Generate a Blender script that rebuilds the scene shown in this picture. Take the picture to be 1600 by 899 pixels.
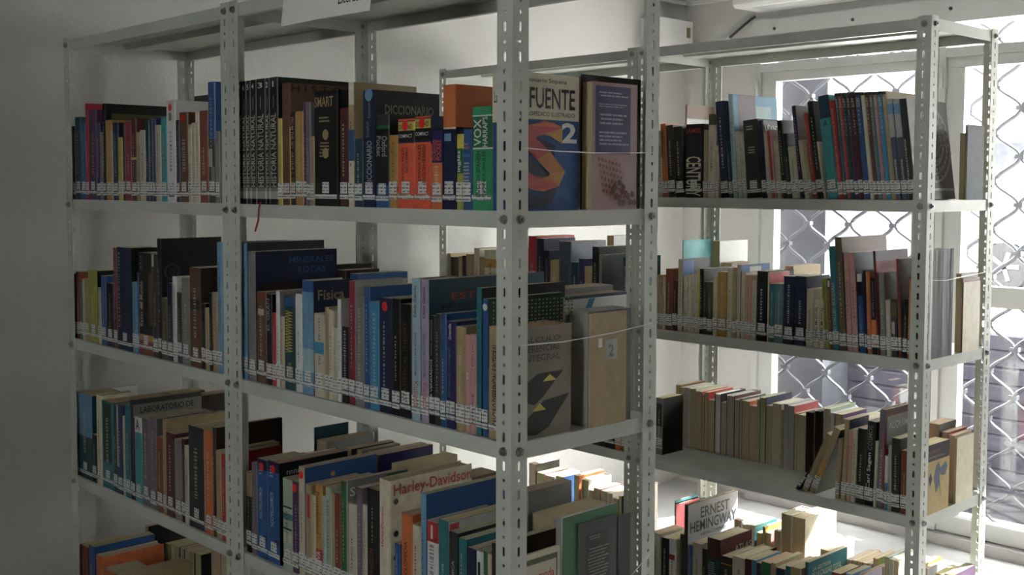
import bpy, bmesh, math, random
from mathutils import Vector, Matrix
random.seed(11)
for _o in list(bpy.data.objects): bpy.data.objects.remove(_o)
SC = bpy.context.scene
COL = SC.collection

# ------------------------------------------------------------ camera, world, sun, exposure
cam_d = bpy.data.cameras.new('camera'); cam = bpy.data.objects.new('camera', cam_d); COL.objects.link(cam)
CAM = (1.39193, -1.32373, 0.05855); YAW, PITCH, ROLL = -0.81038, -0.05756, 0.00307
_f = Vector((math.sin(YAW)*math.cos(PITCH), math.cos(YAW)*math.cos(PITCH), math.sin(PITCH)))
_r = Vector((math.cos(YAW), -math.sin(YAW), 0)); _u = _r.cross(_f)
_r2 = _r*math.cos(ROLL) + _u*math.sin(ROLL); _u2 = _u*math.cos(ROLL) - _r*math.sin(ROLL)
cam.matrix_world = Matrix(((_r2.x, _u2.x, -_f.x, CAM[0]), (_r2.y, _u2.y, -_f.y, CAM[1]), (_r2.z, _u2.z, -_f.z, CAM[2]), (0, 0, 0, 1)))
cam_d.sensor_fit = 'HORIZONTAL'; cam_d.sensor_width = 36.0
cam_d.lens = 36.0*1777.485/1600.0; cam_d.shift_y = -57.64/1600.0
cam_d.clip_start = 0.05; cam_d.clip_end = 300
SC.camera = cam

world = bpy.data.worlds.new('sky'); SC.world = world; world.use_nodes = True
_bg = world.node_tree.nodes['Background']; _bg.inputs[0].default_value = (1.0, 0.985, 0.94, 1); _bg.inputs[1].default_value = 7.4
sun_d = bpy.data.lights.new('sun', 'SUN'); sun_d.energy = 16.0; sun_d.angle = 0.02; sun_d.color = (1.0, 0.95, 0.88)
sun = bpy.data.objects.new('sun', sun_d); COL.objects.link(sun)
sun.rotation_euler = Vector((-0.20, -0.70, -0.735)).to_track_quat('-Z', 'Y').to_euler(); sun.location = (3, 8, 12)
SC.view_settings.view_transform = 'Standard'; SC.view_settings.look = 'None'
SC.view_settings.exposure = 2.0; SC.view_settings.gamma = 1.0; SC.view_settings.use_curve_mapping = False

# ------------------------------------------------------------ helpers
def lin(h):
    c = [int(h[i:i+2], 16)/255 for i in (0, 2, 4)]
    return tuple(x/12.92 if x <= .04045 else ((x+.055)/1.055)**2.4 for x in c) + (1.0,)
PAL = dict(ivory='cfc6ac', tan='b39a6c', cream='e2d8ba', white='e6e6e4', grey='84847f', lgrey='b4b4b0', dgrey='36373a', black='0e0e11', navy='182248', blue='1f5a9c',
 lblue='66a3cc', pblue='a4c6d2', cyan='2592c4', teal='167a84', dteal='0e4452', turq='27a6ac', green='1f7040', bgreen='12a067', dgreen='17392a', olive='55552a', olivek='2a2a22', ygreen='a9ac38',
 yellow='dcc62c', mustard='c4932c', orange='dc6c1c', borange='f4521a', red='c01c26', redp='c2444e', crimson='981636', maroon='561a20', brown='6a462c', dbrown='33221a', rbrown='8a3e24',
 pink='d49a98', peach='d6a082', purple='562a5e', violet='2f2668', mauve='786c7a', lilac='aea2c0', pinkgrey='b08c8c', pinkg='b98a96', tealg='5c8488', bluegrey='48546a', khaki='6e6248',
 pgreen='a8bca0', ochre='b89c50', silver='a2a2a8', cyant='0f7f98', pages='c8b690', streak='6a6470')
PAL = {k: lin(v) for k, v in PAL.items()}
def _mute(c):
    g = .3*c[0]+.55*c[1]+.15*c[2]; return tuple((q*.82+g*.18)*.86 for q in c[:3])+(1.0,)
PAL = {k: _mute(v) for k, v in PAL.items()}

def node_mat(name, build):
    m = bpy.data.materials.new(name); m.use_nodes = True
    nt = m.node_tree; p = nt.nodes['Principled BSDF']; build(nt, p, nt.nodes.new, nt.links.new); return m
def paint(name, col, rough=.5, var=.08, scale=6.0, metal=0.0, bump=0.0, col2=None):
    def b(nt, p, N, K):
        tc = N('ShaderNodeTexCoord'); nz = N('ShaderNodeTexNoise'); nz.inputs['Scale'].default_value = scale; nz.inputs['Detail'].default_value = 6
        rp = N('ShaderNodeValToRGB'); K(tc.outputs['Object'], nz.inputs['Vector']); K(nz.outputs[0], rp.inputs[0])
        c = col if len(col) == 4 else tuple(col)+(1,)
        c2 = col2 or tuple(x*(1-2*var) for x in c[:3])
        rp.color_ramp.elements[0].position = .3; rp.color_ramp.elements[1].position = .62
        rp.color_ramp.elements[0].color = tuple(c2[:3])+(1,); rp.color_ramp.elements[1].color = c
        K(rp.outputs[0], p.inputs['Base Color']); p.inputs['Roughness'].default_value = rough; p.inputs['Metallic'].default_value = metal
        if bump:
            n2 = N('ShaderNodeTexNoise'); n2.inputs['Scale'].default_value = 60; K(tc.outputs['Object'], n2.inputs['Vector'])
            bp = N('ShaderNodeBump'); bp.inputs['Strength'].default_value = bump; bp.inputs['Distance'].default_value = .004; K(n2.outputs[0], bp.inputs['Height']); K(bp.outputs[0], p.inputs['Normal'])
    return node_mat(name, b)
def attr_mat(name, rough, wear=.12, stretch=None, spec=.4):
    def b(nt, p, N, K):
        a = N('ShaderNodeAttribute'); a.attribute_name = 'Col'
        tc = N('ShaderNodeTexCoord'); mp = N('ShaderNodeMapping'); nz = N('ShaderNodeTexNoise'); nz.inputs['Detail'].default_value = 5
        if stretch: mp.inputs['Scale'].default_value = stretch; nz.inputs['Scale'].default_value = 1.0
        else: nz.inputs['Scale'].default_value = 45
        K(tc.outputs['Object'], mp.inputs['Vector']); K(mp.outputs[0], nz.inputs['Vector'])
        mr = N('ShaderNodeMapRange'); mr.inputs[1].default_value = .3; mr.inputs[2].default_value = .7; mr.inputs[3].default_value = 1-wear; mr.inputs[4].default_value = 1+wear*.4
        K(nz.outputs[0], mr.inputs[0])
        mx = N('ShaderNodeVectorMath'); mx.operation = 'SCALE'; K(a.outputs['Color'], mx.inputs[0]); K(mr.outputs[0], mx.inputs['Scale'])
        K(mx.outputs[0], p.inputs['Base Color']); p.inputs['Roughness'].default_value = rough; p.inputs['Specular IOR Level'].default_value = spec
    return node_mat(name, b)
M = {}
M['cover'] = attr_mat('book_cover', .42)
M['cloth'] = attr_mat('book_cloth', .6, .2)
M['print'] = attr_mat('printed_ink', .5, .05)
M['pages'] = attr_mat('paper_edges', .8, .34, (900, 6, 6), .1)
M['pages_y'] = attr_mat('paper_edges_top', .8, .30, (900, 6, 900), .1)
def _lab(nt, p, N, K):
    tc = N('ShaderNodeTexCoord'); mp = N('ShaderNodeMapping'); mp.inputs['Scale'].default_value = (260, 260, 150)
    nz = N('ShaderNodeTexNoise'); nz.inputs['Scale'].default_value = 1.0; nz.inputs['Detail'].default_value = 1
    K(tc.outputs['Object'], mp.inputs[0]); K(mp.outputs[0], nz.inputs[0])
    sp = N('ShaderNodeSeparateXYZ'); K(tc.outputs['Object'], sp.inputs[0])
    mm = N('ShaderNodeMath'); mm.operation = 'MULTIPLY'; mm.inputs[1].default_value = 150; K(sp.outputs[2], mm.inputs[0])
    fr = N('ShaderNodeMath'); fr.operation = 'FRACT'; K(mm.outputs[0], fr.inputs[0])
    g1 = N('ShaderNodeMath'); g1.operation = 'GREATER_THAN'; g1.inputs[1].default_value = .55; K(fr.outputs[0], g1.inputs[0])
    g2 = N('ShaderNodeMath'); g2.operation = 'GREATER_THAN'; g2.inputs[1].default_value = .47; K(nz.outputs[0], g2.inputs[0])
    an = N('ShaderNodeMath'); an.operation = 'MULTIPLY'; K(g1.outputs[0], an.inputs[0]); K(g2.outputs[0], an.inputs[1])
    mx = N('ShaderNodeMix'); mx.data_type = 'RGBA'; K(an.outputs[0], mx.inputs[0]); mx.inputs[6].default_value = (.64, .64, .63, 1); mx.inputs[7].default_value = (.2, .2, .21, 1)
    K(mx.outputs[2], p.inputs['Base Color']); p.inputs['Roughness'].default_value = .3
M['label'] = node_mat('call_number_paper', _lab)
M['steel'] = paint('grey_enamel_steel', (.54, .565, .515), .42, .06, 5)
M['shelf'] = paint('grey_enamel_shelf', (.52, .545, .50), .38, .07, 9)
M['bolt'] = paint('zinc_bolt', (.36, .37, .37), .35, .15, 80, .8)
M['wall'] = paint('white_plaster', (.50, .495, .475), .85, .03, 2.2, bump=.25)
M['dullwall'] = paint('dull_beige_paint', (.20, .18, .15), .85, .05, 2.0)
M['ceil'] = paint('ceiling_paint', (.52, .52, .51), .9, .03, 2)
M['floor'] = paint('worn_concrete_floor', (.46, .455, .45), .6, .14, 3.5, bump=.2)
M['alu'] = paint('white_aluminium', (.46, .47, .46), .4, .04, 4)
M['gasket'] = paint('dark_gasket', (.03, .03, .03), .6)
M['plastic'] = paint('white_plastic', (.6, .6, .59), .4, .02, 3)
M['cable'] = paint('black_cable', (.02, .02, .02), .5)
M['paper'] = paint('white_paper', (.80, .80, .80), .7, .02, 10)
M['string'] = paint('clear_nylon', (.75, .77, .78), .15, .02, 30)
M['ribbon'] = paint('red_ribbon', (.35, .02, .03), .5, .1, 60)
M['dot'] = paint('red_dot_sticker', lin('e01818'), .4, .03, 50)
M['rod'] = paint('grille_grey_paint', (.075, .077, .092), .5, .08, 20)
M['slat'] = paint('grey_violet_slat', (.10, .096, .13), .5, .2, 5)
M['pillar'] = paint('grey_stone_pillar', (.055, .058, .075), .8, .15, 8)
M['street'] = paint('pale_street', (.5, .49, .48), .9, .05, 2)
M['facade'] = paint('white_facade', (.75, .74, .72), .9, .04, 1)
M['signpink'] = paint('pink_sign', (.085, .044, .056), .6, .03, 3)
M['signtext'] = paint('sign_letters', (.11, .10, .105), .6, .02, 3)
M['signyellow'] = paint('sign_yellow', (.12, .10, .05), .6, .02, 3)
M['car'] = paint('silver_car_paint', (.04, .04, .05), .3, .03, 3)
M['tyre'] = paint('black_rubber', (.012, .012, .014), .8, .1, 9)
M['rim'] = paint('alloy_rim', (.035, .035, .04), .4, .05, 9)
M['carglass'] = paint('car_window', (.02, .022, .03), .1, .05, 3)
def _glass(nt, p, N, K):
    nt.nodes.remove(p); out = nt.nodes['Material Output']
    t = N('ShaderNodeBsdfTransparent'); t.inputs[0].default_value = (.93, .945, .955, 1); g = N('ShaderNodeBsdfGlossy'); g.inputs['Roughness'].default_value = .02
    lw = N('ShaderNodeLayerWeight'); pw = N('ShaderNodeMath'); pw.operation = 'POWER'; pw.inputs[1].default_value = 5; lw.inputs[0].default_value = .5; K(lw.outputs['Facing'], pw.inputs[0])
    fz = N('ShaderNodeMath'); fz.operation = 'MULTIPLY_ADD'; fz.inputs[1].default_value = .93; fz.inputs[2].default_value = .04; K(pw.outputs[0], fz.inputs[0]); mx = N('ShaderNodeMixShader'); K(fz.outputs[0], mx.inputs[0]); K(t.outputs[0], mx.inputs[1]); K(g.outputs[0], mx.inputs[2]); K(mx.outputs[0], out.inputs[0])
M['glass'] = node_mat('window_glass', _glass)

def mesh_obj(name, verts, faces, mat, parent=None, loc=(0, 0, 0), smooth=False, cols=None):
    me = bpy.data.meshes.new(name); me.from_pydata([tuple(v) for v in verts], [], faces)
    if cols:
        ca = me.color_attributes.new('Col', 'FLOAT_COLOR', 'CORNER')
        for p in me.polygons:
            for li in p.loop_indices: ca.data[li].color = cols[p.index]
    if smooth: me.polygons.foreach_set('use_smooth', [True]*len(me.polygons))
    me.materials.append(M[mat] if isinstance(mat, str) else mat); me.update()
    o = bpy.data.objects.new(name, me); o.location = loc; COL.objects.link(o)
    if parent is not None: o.parent = parent
    return o
class MB:
    def __init__(s): s.v = []; s.f = []; s.c = []
    def box(s, x0, x1, y0, y1, z0, z1, c=None):
        n = len(s.v); s.v += [(x, y, z) for x in (x0, x1) for y in (y0, y1) for z in (z0, z1)]
        s.f += [tuple(n+i for i in q) for q in ((0, 1, 3, 2), (4, 6, 7, 5), (0, 4, 5, 1), (2, 3, 7, 6), (0, 2, 6, 4), (1, 5, 7, 3))]; s.c += [c]*6; return s
    def prism(s, pts, axis, a, b):
        # closed 2-D outline swept along an axis
        n = len(s.v); k = len(pts)
        def put(p, t): return {0: (t, p[0], p[1]), 1: (p[0], t, p[1]), 2: (p[0], p[1], t)}[axis]
        s.v += [put(p, a) for p in pts] + [put(p, b) for p in pts]
        s.f += [tuple(n+i for i in range(k))[::-1], tuple(n+k+i for i in range(k))]
        s.f += [(n+i, n+(i+1) % k, n+k+(i+1) % k, n+k+i) for i in range(k)]; s.c += [None]*(k+2); return s
    def tube(s, pts, r, seg=6):
        n = len(s.v); pts = [Vector(p) for p in pts]
        for i, p in enumerate(pts):
            d = (pts[min(i+1, len(pts)-1)] - pts[max(i-1, 0)]).normalized()
            a = d.orthogonal().normalized() if abs(d.y) > .9 else d.cross(Vector((0, 1, 0))).normalized(); b = d.cross(a)
            s.v += [tuple(p + a*(r*math.cos(t)) + b*(r*math.sin(t))) for t in (2*math.pi*j/seg for j in range(seg))]
        for i in range(len(pts)-1):
            s.f += [(n+i*seg+j, n+i*seg+(j+1) % seg, n+(i+1)*seg+(j+1) % seg, n+(i+1)*seg+j) for j in range(seg)]
        s.f += [tuple(n+j for j in range(seg))[::-1], tuple(n+(len(pts)-1)*seg+j for j in range(seg))]; return s
    def obj(s, name, mat, parent=None, loc=(0, 0, 0), smooth=False): return mesh_obj(name, s.v, s.f, mat, parent, loc, smooth, s.c if any(s.c) else None)
def tag(o, label, cat=None, group=None, kind=None):
    if label: o['label'] = label
    if cat: o['category'] = cat
    if group: o['group'] = group
    if kind: o['kind'] = kind
    return o
def empty(name, loc=(0, 0, 0)):
    o = bpy.data.objects.new(name, None); o.location = loc; o.empty_display_size = .05; COL.objects.link(o); return o
_tc = {}
def text_geo(body):
    """unit-box triangles/polygons of a word in the built-in font"""
    if body in _tc: return _tc[body]
    cu = bpy.data.curves.new('t', 'FONT'); cu.body = body; cu.resolution_u = 2; cu.offset = .028 if len(body) == 1 and body in 'S2' else .012
    ob = bpy.data.objects.new('t', cu); COL.objects.link(ob)
    dg = bpy.context.evaluated_depsgraph_get(); me = ob.evaluated_get(dg).to_mesh()
    vs = [v.co.copy() for v in me.vertices]; fs = [tuple(p.vertices) for p in me.polygons]
    ob.evaluated_get(dg).to_mesh_clear(); bpy.data.objects.remove(ob); bpy.data.curves.remove(cu)
    x0 = min(v.x for v in vs); x1 = max(v.x for v in vs); y0 = min(v.y for v in vs); y1 = max(v.y for v in vs)
    r = ([((v.x-x0)/(x1-x0), (v.y-y0)/(y1-y0)) for v in vs], fs); _tc[body] = r; return r

# ------------------------------------------------------------ the room
FL, CE, XW, YW = -1.33, 0.905, -1.92, 2.93
XR, YB = 3.4, -3.2
XE = -1.505+3*.835-.006      # right end of the glazed front
def struct(o, label=None): o['kind'] = 'structure'; (label and o.__setitem__('label', label)); return o
struct(MB().box(XW-.15, XR+.15, YB-.15, YW+.15, FL-.1, FL).obj('floor', 'floor'), 'worn light grey concrete floor')
struct(MB().box(XW-.15, XR+.15, YB-.15, YW+.15, CE, CE+.1).obj('ceiling', 'ceil'), 'low white ceiling')
struct(MB().box(XW-.15, XW, YB, YW, FL, CE).obj('wall_left', 'wall'), 'bare white plaster wall behind the shelf ends')
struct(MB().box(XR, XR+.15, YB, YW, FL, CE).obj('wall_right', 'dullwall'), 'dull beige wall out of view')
RW = (.2, .95, -.1, .6)      # unseen opening added behind the viewer, sized to fill light on the shelf fronts
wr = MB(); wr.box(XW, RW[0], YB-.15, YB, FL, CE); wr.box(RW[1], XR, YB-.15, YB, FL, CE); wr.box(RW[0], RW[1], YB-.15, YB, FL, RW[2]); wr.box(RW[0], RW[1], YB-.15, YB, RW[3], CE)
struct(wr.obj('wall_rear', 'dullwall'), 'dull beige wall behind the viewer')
wn = struct(empty('window_4', (RW[0], YB-.07, RW[2])), 'unseen window added behind the viewer as front fill light')
_w = RW[1]-RW[0]; _h = RW[3]-RW[2]
for q in ((0, .05, 0, _h), (_w-.05, _w, 0, _h), (.05, _w-.05, 0, .05), (.05, _w-.05, _h-.05, _h), (_w/2-.025, _w/2+.025, .05, _h-.05)): MB().box(q[0], q[1], -.025, .025, q[2], q[3]).obj('frame', 'alu', wn)
MB().box(.05, _w-.05, -.002, .002, .05, _h-.05).obj('pane', 'glass', wn)
wb = MB(); wb.box(XW, -1.51, YW, YW+.15, FL, CE); wb.box(-1.51, XR, YW, YW+.15, .81, CE); wb.box(XE, XR, YW, YW+.15, FL, .81)
struct(wb.obj('wall_window', 'wall'), 'white plaster wall around the glazed front')
hb = MB(); hb.box(-1.51, XE, YW-.05, YW+.06, .68, .775); hb.box(-1.51, XE, YW-.03, YW+.04, .775, .81)
hd = struct(hb.obj('trim_1', 'alu'), 'white metal header beam above the glazing')
for x in (-1.40, -1.03, -.62, -.2, .3): MB().prism([(x+.007*math.cos(a), .732+.007*math.sin(a)) for a in [i*math.pi/4 for i in range(8)]], 1, YW-.053, YW-.049).obj('screw_hole', 'gasket', hd)
th = MB(); th.box(-1.51, XE, YW-.06, YW+.12, FL, -1.288)
struct(th.obj('trim_2', 'floor'), 'worn concrete threshold under the glazing')
ct = MB(); ct.box(XW, XW+.03, YB, YW, CE-.018, CE); ct.box(XW, -1.5, YW-.03, YW, CE-.018, CE)
struct(ct.obj('trim_3', 'ceil'), 'thin white strip along the ceiling edge')
SW = .835
for k in range(3):
    a = -1.505 + k*SW; b = a + SW - .006
    if b > XR: b = XR-.002
    w = struct(empty('window_%d' % (k+1), (a, YW, -1.285)), 'white aluminium framed glass panel with mid rail')
    if k > 1 and b-a < .2: bpy.data.objects.remove(w); continue
    W = b-a
    def bar(n, x0, x1, z0, z1, y0=-.02, y1=.03): MB().box(x0, x1, y0, y1, z0+1.285, z1+1.285).obj(n, 'alu', w)
    bar('jamb', 0, .028, -1.285, .68, -.035, .045); bar('jamb', W-.028, W, -1.285, .68, -.035, .045)
    bar('stile', .029, .098, -1.22, .51); bar('stile', W-.098, W-.029, -1.22, .51)
    bar('bottom_rail', .029, W-.029, -1.285, -1.221); bar('mid_rail', .099, W-.099, -.395, -.317); bar('top_rail', .029, W-.029, .511, .55); bar('transom_rail', .029, W-.029, .551, .587, -.035, .045)
    MB().box(.0985, W-.0985, .002, .006, .065, .89).obj('pane', 'glass', w); MB().box(.0985, W-.0985, .002, .006, .968, 1.795).obj('pane', 'glass', w); MB().box(.0285, W-.0285, .002, .006, 1.8725, 1.9645).obj('pane', 'glass', w)
    MB().box(W+.0005, W+.0055, -.01, .02, .0, 1.96).obj('gasket', 'gasket', w)
    if k < 2:
        hg = MB(); hg.tube([(.012, -.04, 1.72), (.012, -.04, 1.80)], .009, 8); hg.obj('hinge', 'alu', w, smooth=True)

# ------------------------------------------------------------ shelving units
P = .05; FLG = .038; TH = .002
def flange(mb, c0, du, nrm, z0, z1, off):
    """punched flange: starts at corner c0 (x,y), runs along du, thickness towards nrm; holes every P/2, round and slotted in turn"""
    def pt(u, z, t): return (c0[0]+du[0]*u+nrm[0]*t, c0[1]+du[1]*u+nrm[1]*t, z)
    k0 = math.ceil((z0-off)/(P/2)-.49); k1 = math.floor((z1-off)/(P/2)+.49)
    first = True
    for k in range(k0, k1+1):
        zc = off + k*P/2; a = max(z0, zc-P/4); b = min(z1, zc+P/4)
        if b-a < .0242:
            n = len(mb.v); 
            if b-a > 1e-4:
                for t in (0, TH): mb.v += [pt(0, a, t), pt(FLG, a, t), pt(FLG, b, t), pt(0, b, t)]
                mb.f += [(n, n+1, n+2, n+3), (n+7, n+6, n+5, n+4), (n+1, n+5, n+6, n+2)]
            continue
        rx = .0033; hs = .0 if k % 2 == 0 else .0055; uc = .019
        hole = []
        for i in range(12):
            an = 2*math.pi*(i+.5)/12; hole.append((uc+rx*math.cos(an), zc + (hs if math.sin(an) > 0 else -hs) + rx*math.sin(an)))
        outer = []
        for i in range(12):
            an = 2*math.pi*(i+.5)/12; c, s_ = math.cos(an), math.sin(an)
            m = max(abs(c), abs(s_)); outer.append((uc+.019*c/m, zc + (b-a)/2*s_/m))
        for corner, idx in (((0, 1), 4), ((0, 0), 7), ((1, 0), 10), ((1, 1), 1)): outer[idx] = (FLG*corner[0], (b if corner[1] else a))
        n = len(mb.v)
        for t in (0, TH): mb.v += [pt(u, z, t) for u, z in hole] + [pt(u, z, t) for u, z in outer]
        for i in range(12):
            j = (i+1) % 12
            mb.f += [(n+i, n+j, n+12+j, n+12+i), (n+24+12+i, n+24+12+j, n+24+j, n+24+i), (n+24+i, n+24+j, n+j, n+i)]
        mb.v += [pt(FLG, a, 0), pt(FLG, b, 0), pt(FLG, b, TH), pt(FLG, a, TH)]; e = len(mb.v)-4; mb.f.append((e, e+1, e+2, e+3))
_post = {}
def post_mesh(sx, sy, off, z1):
    key = (sx, sy, off)
    if key not in _post:
        mb = MB(); flange(mb, (0, 0), (sx, 0), (0, sy), FL, z1, off); flange(mb, (0, 0), (0, sy), (sx, 0), FL, z1, off)
        me = bpy.data.meshes.new('post'); me.from_pydata(mb.v, [], mb.f); me.materials.append(M['steel']); me.update(); _post[key] = me
    return _post[key]
_bm = {}
def bolt_mesh(ax, sgn):
    if (ax, sgn) not in _bm:
        mb = MB()
        h6 = [(.0068*math.cos(i*math.pi/3), .0068*math.sin(i*math.pi/3)) for i in range(6)]; w10 = [(.0085*math.cos(i*math.pi/5), .0085*math.sin(i*math.pi/5)) for i in range(10)]
        mb.prism(w10, ax, 0, sgn*.0012); mb.prism(h6, ax, sgn*.0012, sgn*.006); mb.prism([(p[0]*.5, p[1]*.5) for p in h6], ax, sgn*.006, sgn*.009)
        me = bpy.data.meshes.new('bolt'); me.from_pydata(mb.v, [], mb.f); me.materials.append(M['bolt']); me.update(); _bm[ax, sgn] = me
    return _bm[ax, sgn]
LV = [.45, 0.0, -.4, -.8, -1.2]
def shelf_unit(x0, x1, y0, y1, off, label):
    u = tag(empty('shelving_unit', ((x0+x1)/2, (y0+y1)/2, FL)), label, 'shelving unit', 'slotted steel shelving units')
    L = Vector(u.location)
    def link(name, me, loc, parent, base):
        o = bpy.data.objects.new(name, me); o.parent = parent; o.location = Vector(loc)-base; COL.objects.link(o); return o
    for (px, sx) in ((x0, 1), (x1, -1)):
        for (py, sy) in ((y0, 1), (y1, -1)):
            po = link('post', post_mesh(sx, sy, off, off+.47), (px, py, 0), u, L)
            for z in LV:
                for loc, ax, sg in (((px+sx*.019, py, off+z), 1, -sy), ((px, py+sy*.019, off+z), 0, -sx)):
                    link('bolt', bolt_mesh(ax, sg), loc, po, Vector((px, py, 0)))
    g = .0025
    for z in LV:
        X0, X1, Y0, Y1 = x0+g, x1-g, y0+g, y1-g; zt = off+z+.014; zb = zt-.029
        mb = MB(); mb.box(X0, X1, Y0, Y1, zt-.0012, zt)
        mb.box(X0, X1, Y0, Y0+.0012, zb, zt-.0012); mb.box(X0, X1, Y1-.0012, Y1, zb, zt-.0012); mb.box(X0, X0+.0012, Y0+.0012, Y1-.0012, zb, zt-.0012); mb.box(X1-.0012, X1, Y0+.0012, Y1-.0012, zb, zt-.0012)
        mb.box(X0+.04, X1-.04, Y0+.0012, Y0+.014, zb, zb+.0012); mb.box(X0+.04, X1-.04, Y1-.014, Y1-.0012, zb, zb+.0012)
        ym = (Y0+Y1)/2
        mb.prism([(ym-.045, zt-.0013), (ym-.03, zt-.016), (ym+.03, zt-.016), (ym+.045, zt-.0013)], 0, X0+.05, X1-.05)
        mb.v = [(a-L.x, b-L.y, c-L.z) for a, b, c in mb.v]
        mb.obj('shelf', 'shelf', u)
    return u
DP, D2, Y2, O2 = .387, .380, 1.3584, .0092
shelf_unit(-1.8535, -.9305, 0, DP, 0.0, 'grey slotted steel shelving unit in the dark against the left wall')
shelf_unit(-.9295, 0, 0, DP, 0.0, 'grey slotted steel shelving unit nearest the viewer, carrying a paper sign')
shelf_unit(.0608-.938*2+.0005, .0608-.938-.0005, Y2, Y2+D2, O2, 'grey slotted steel shelving unit half hidden behind the nearest one')
shelf_unit(.0608-.938+.0005, .0608, Y2, Y2+D2, O2, 'grey slotted steel shelving unit standing before the bright window')

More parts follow.
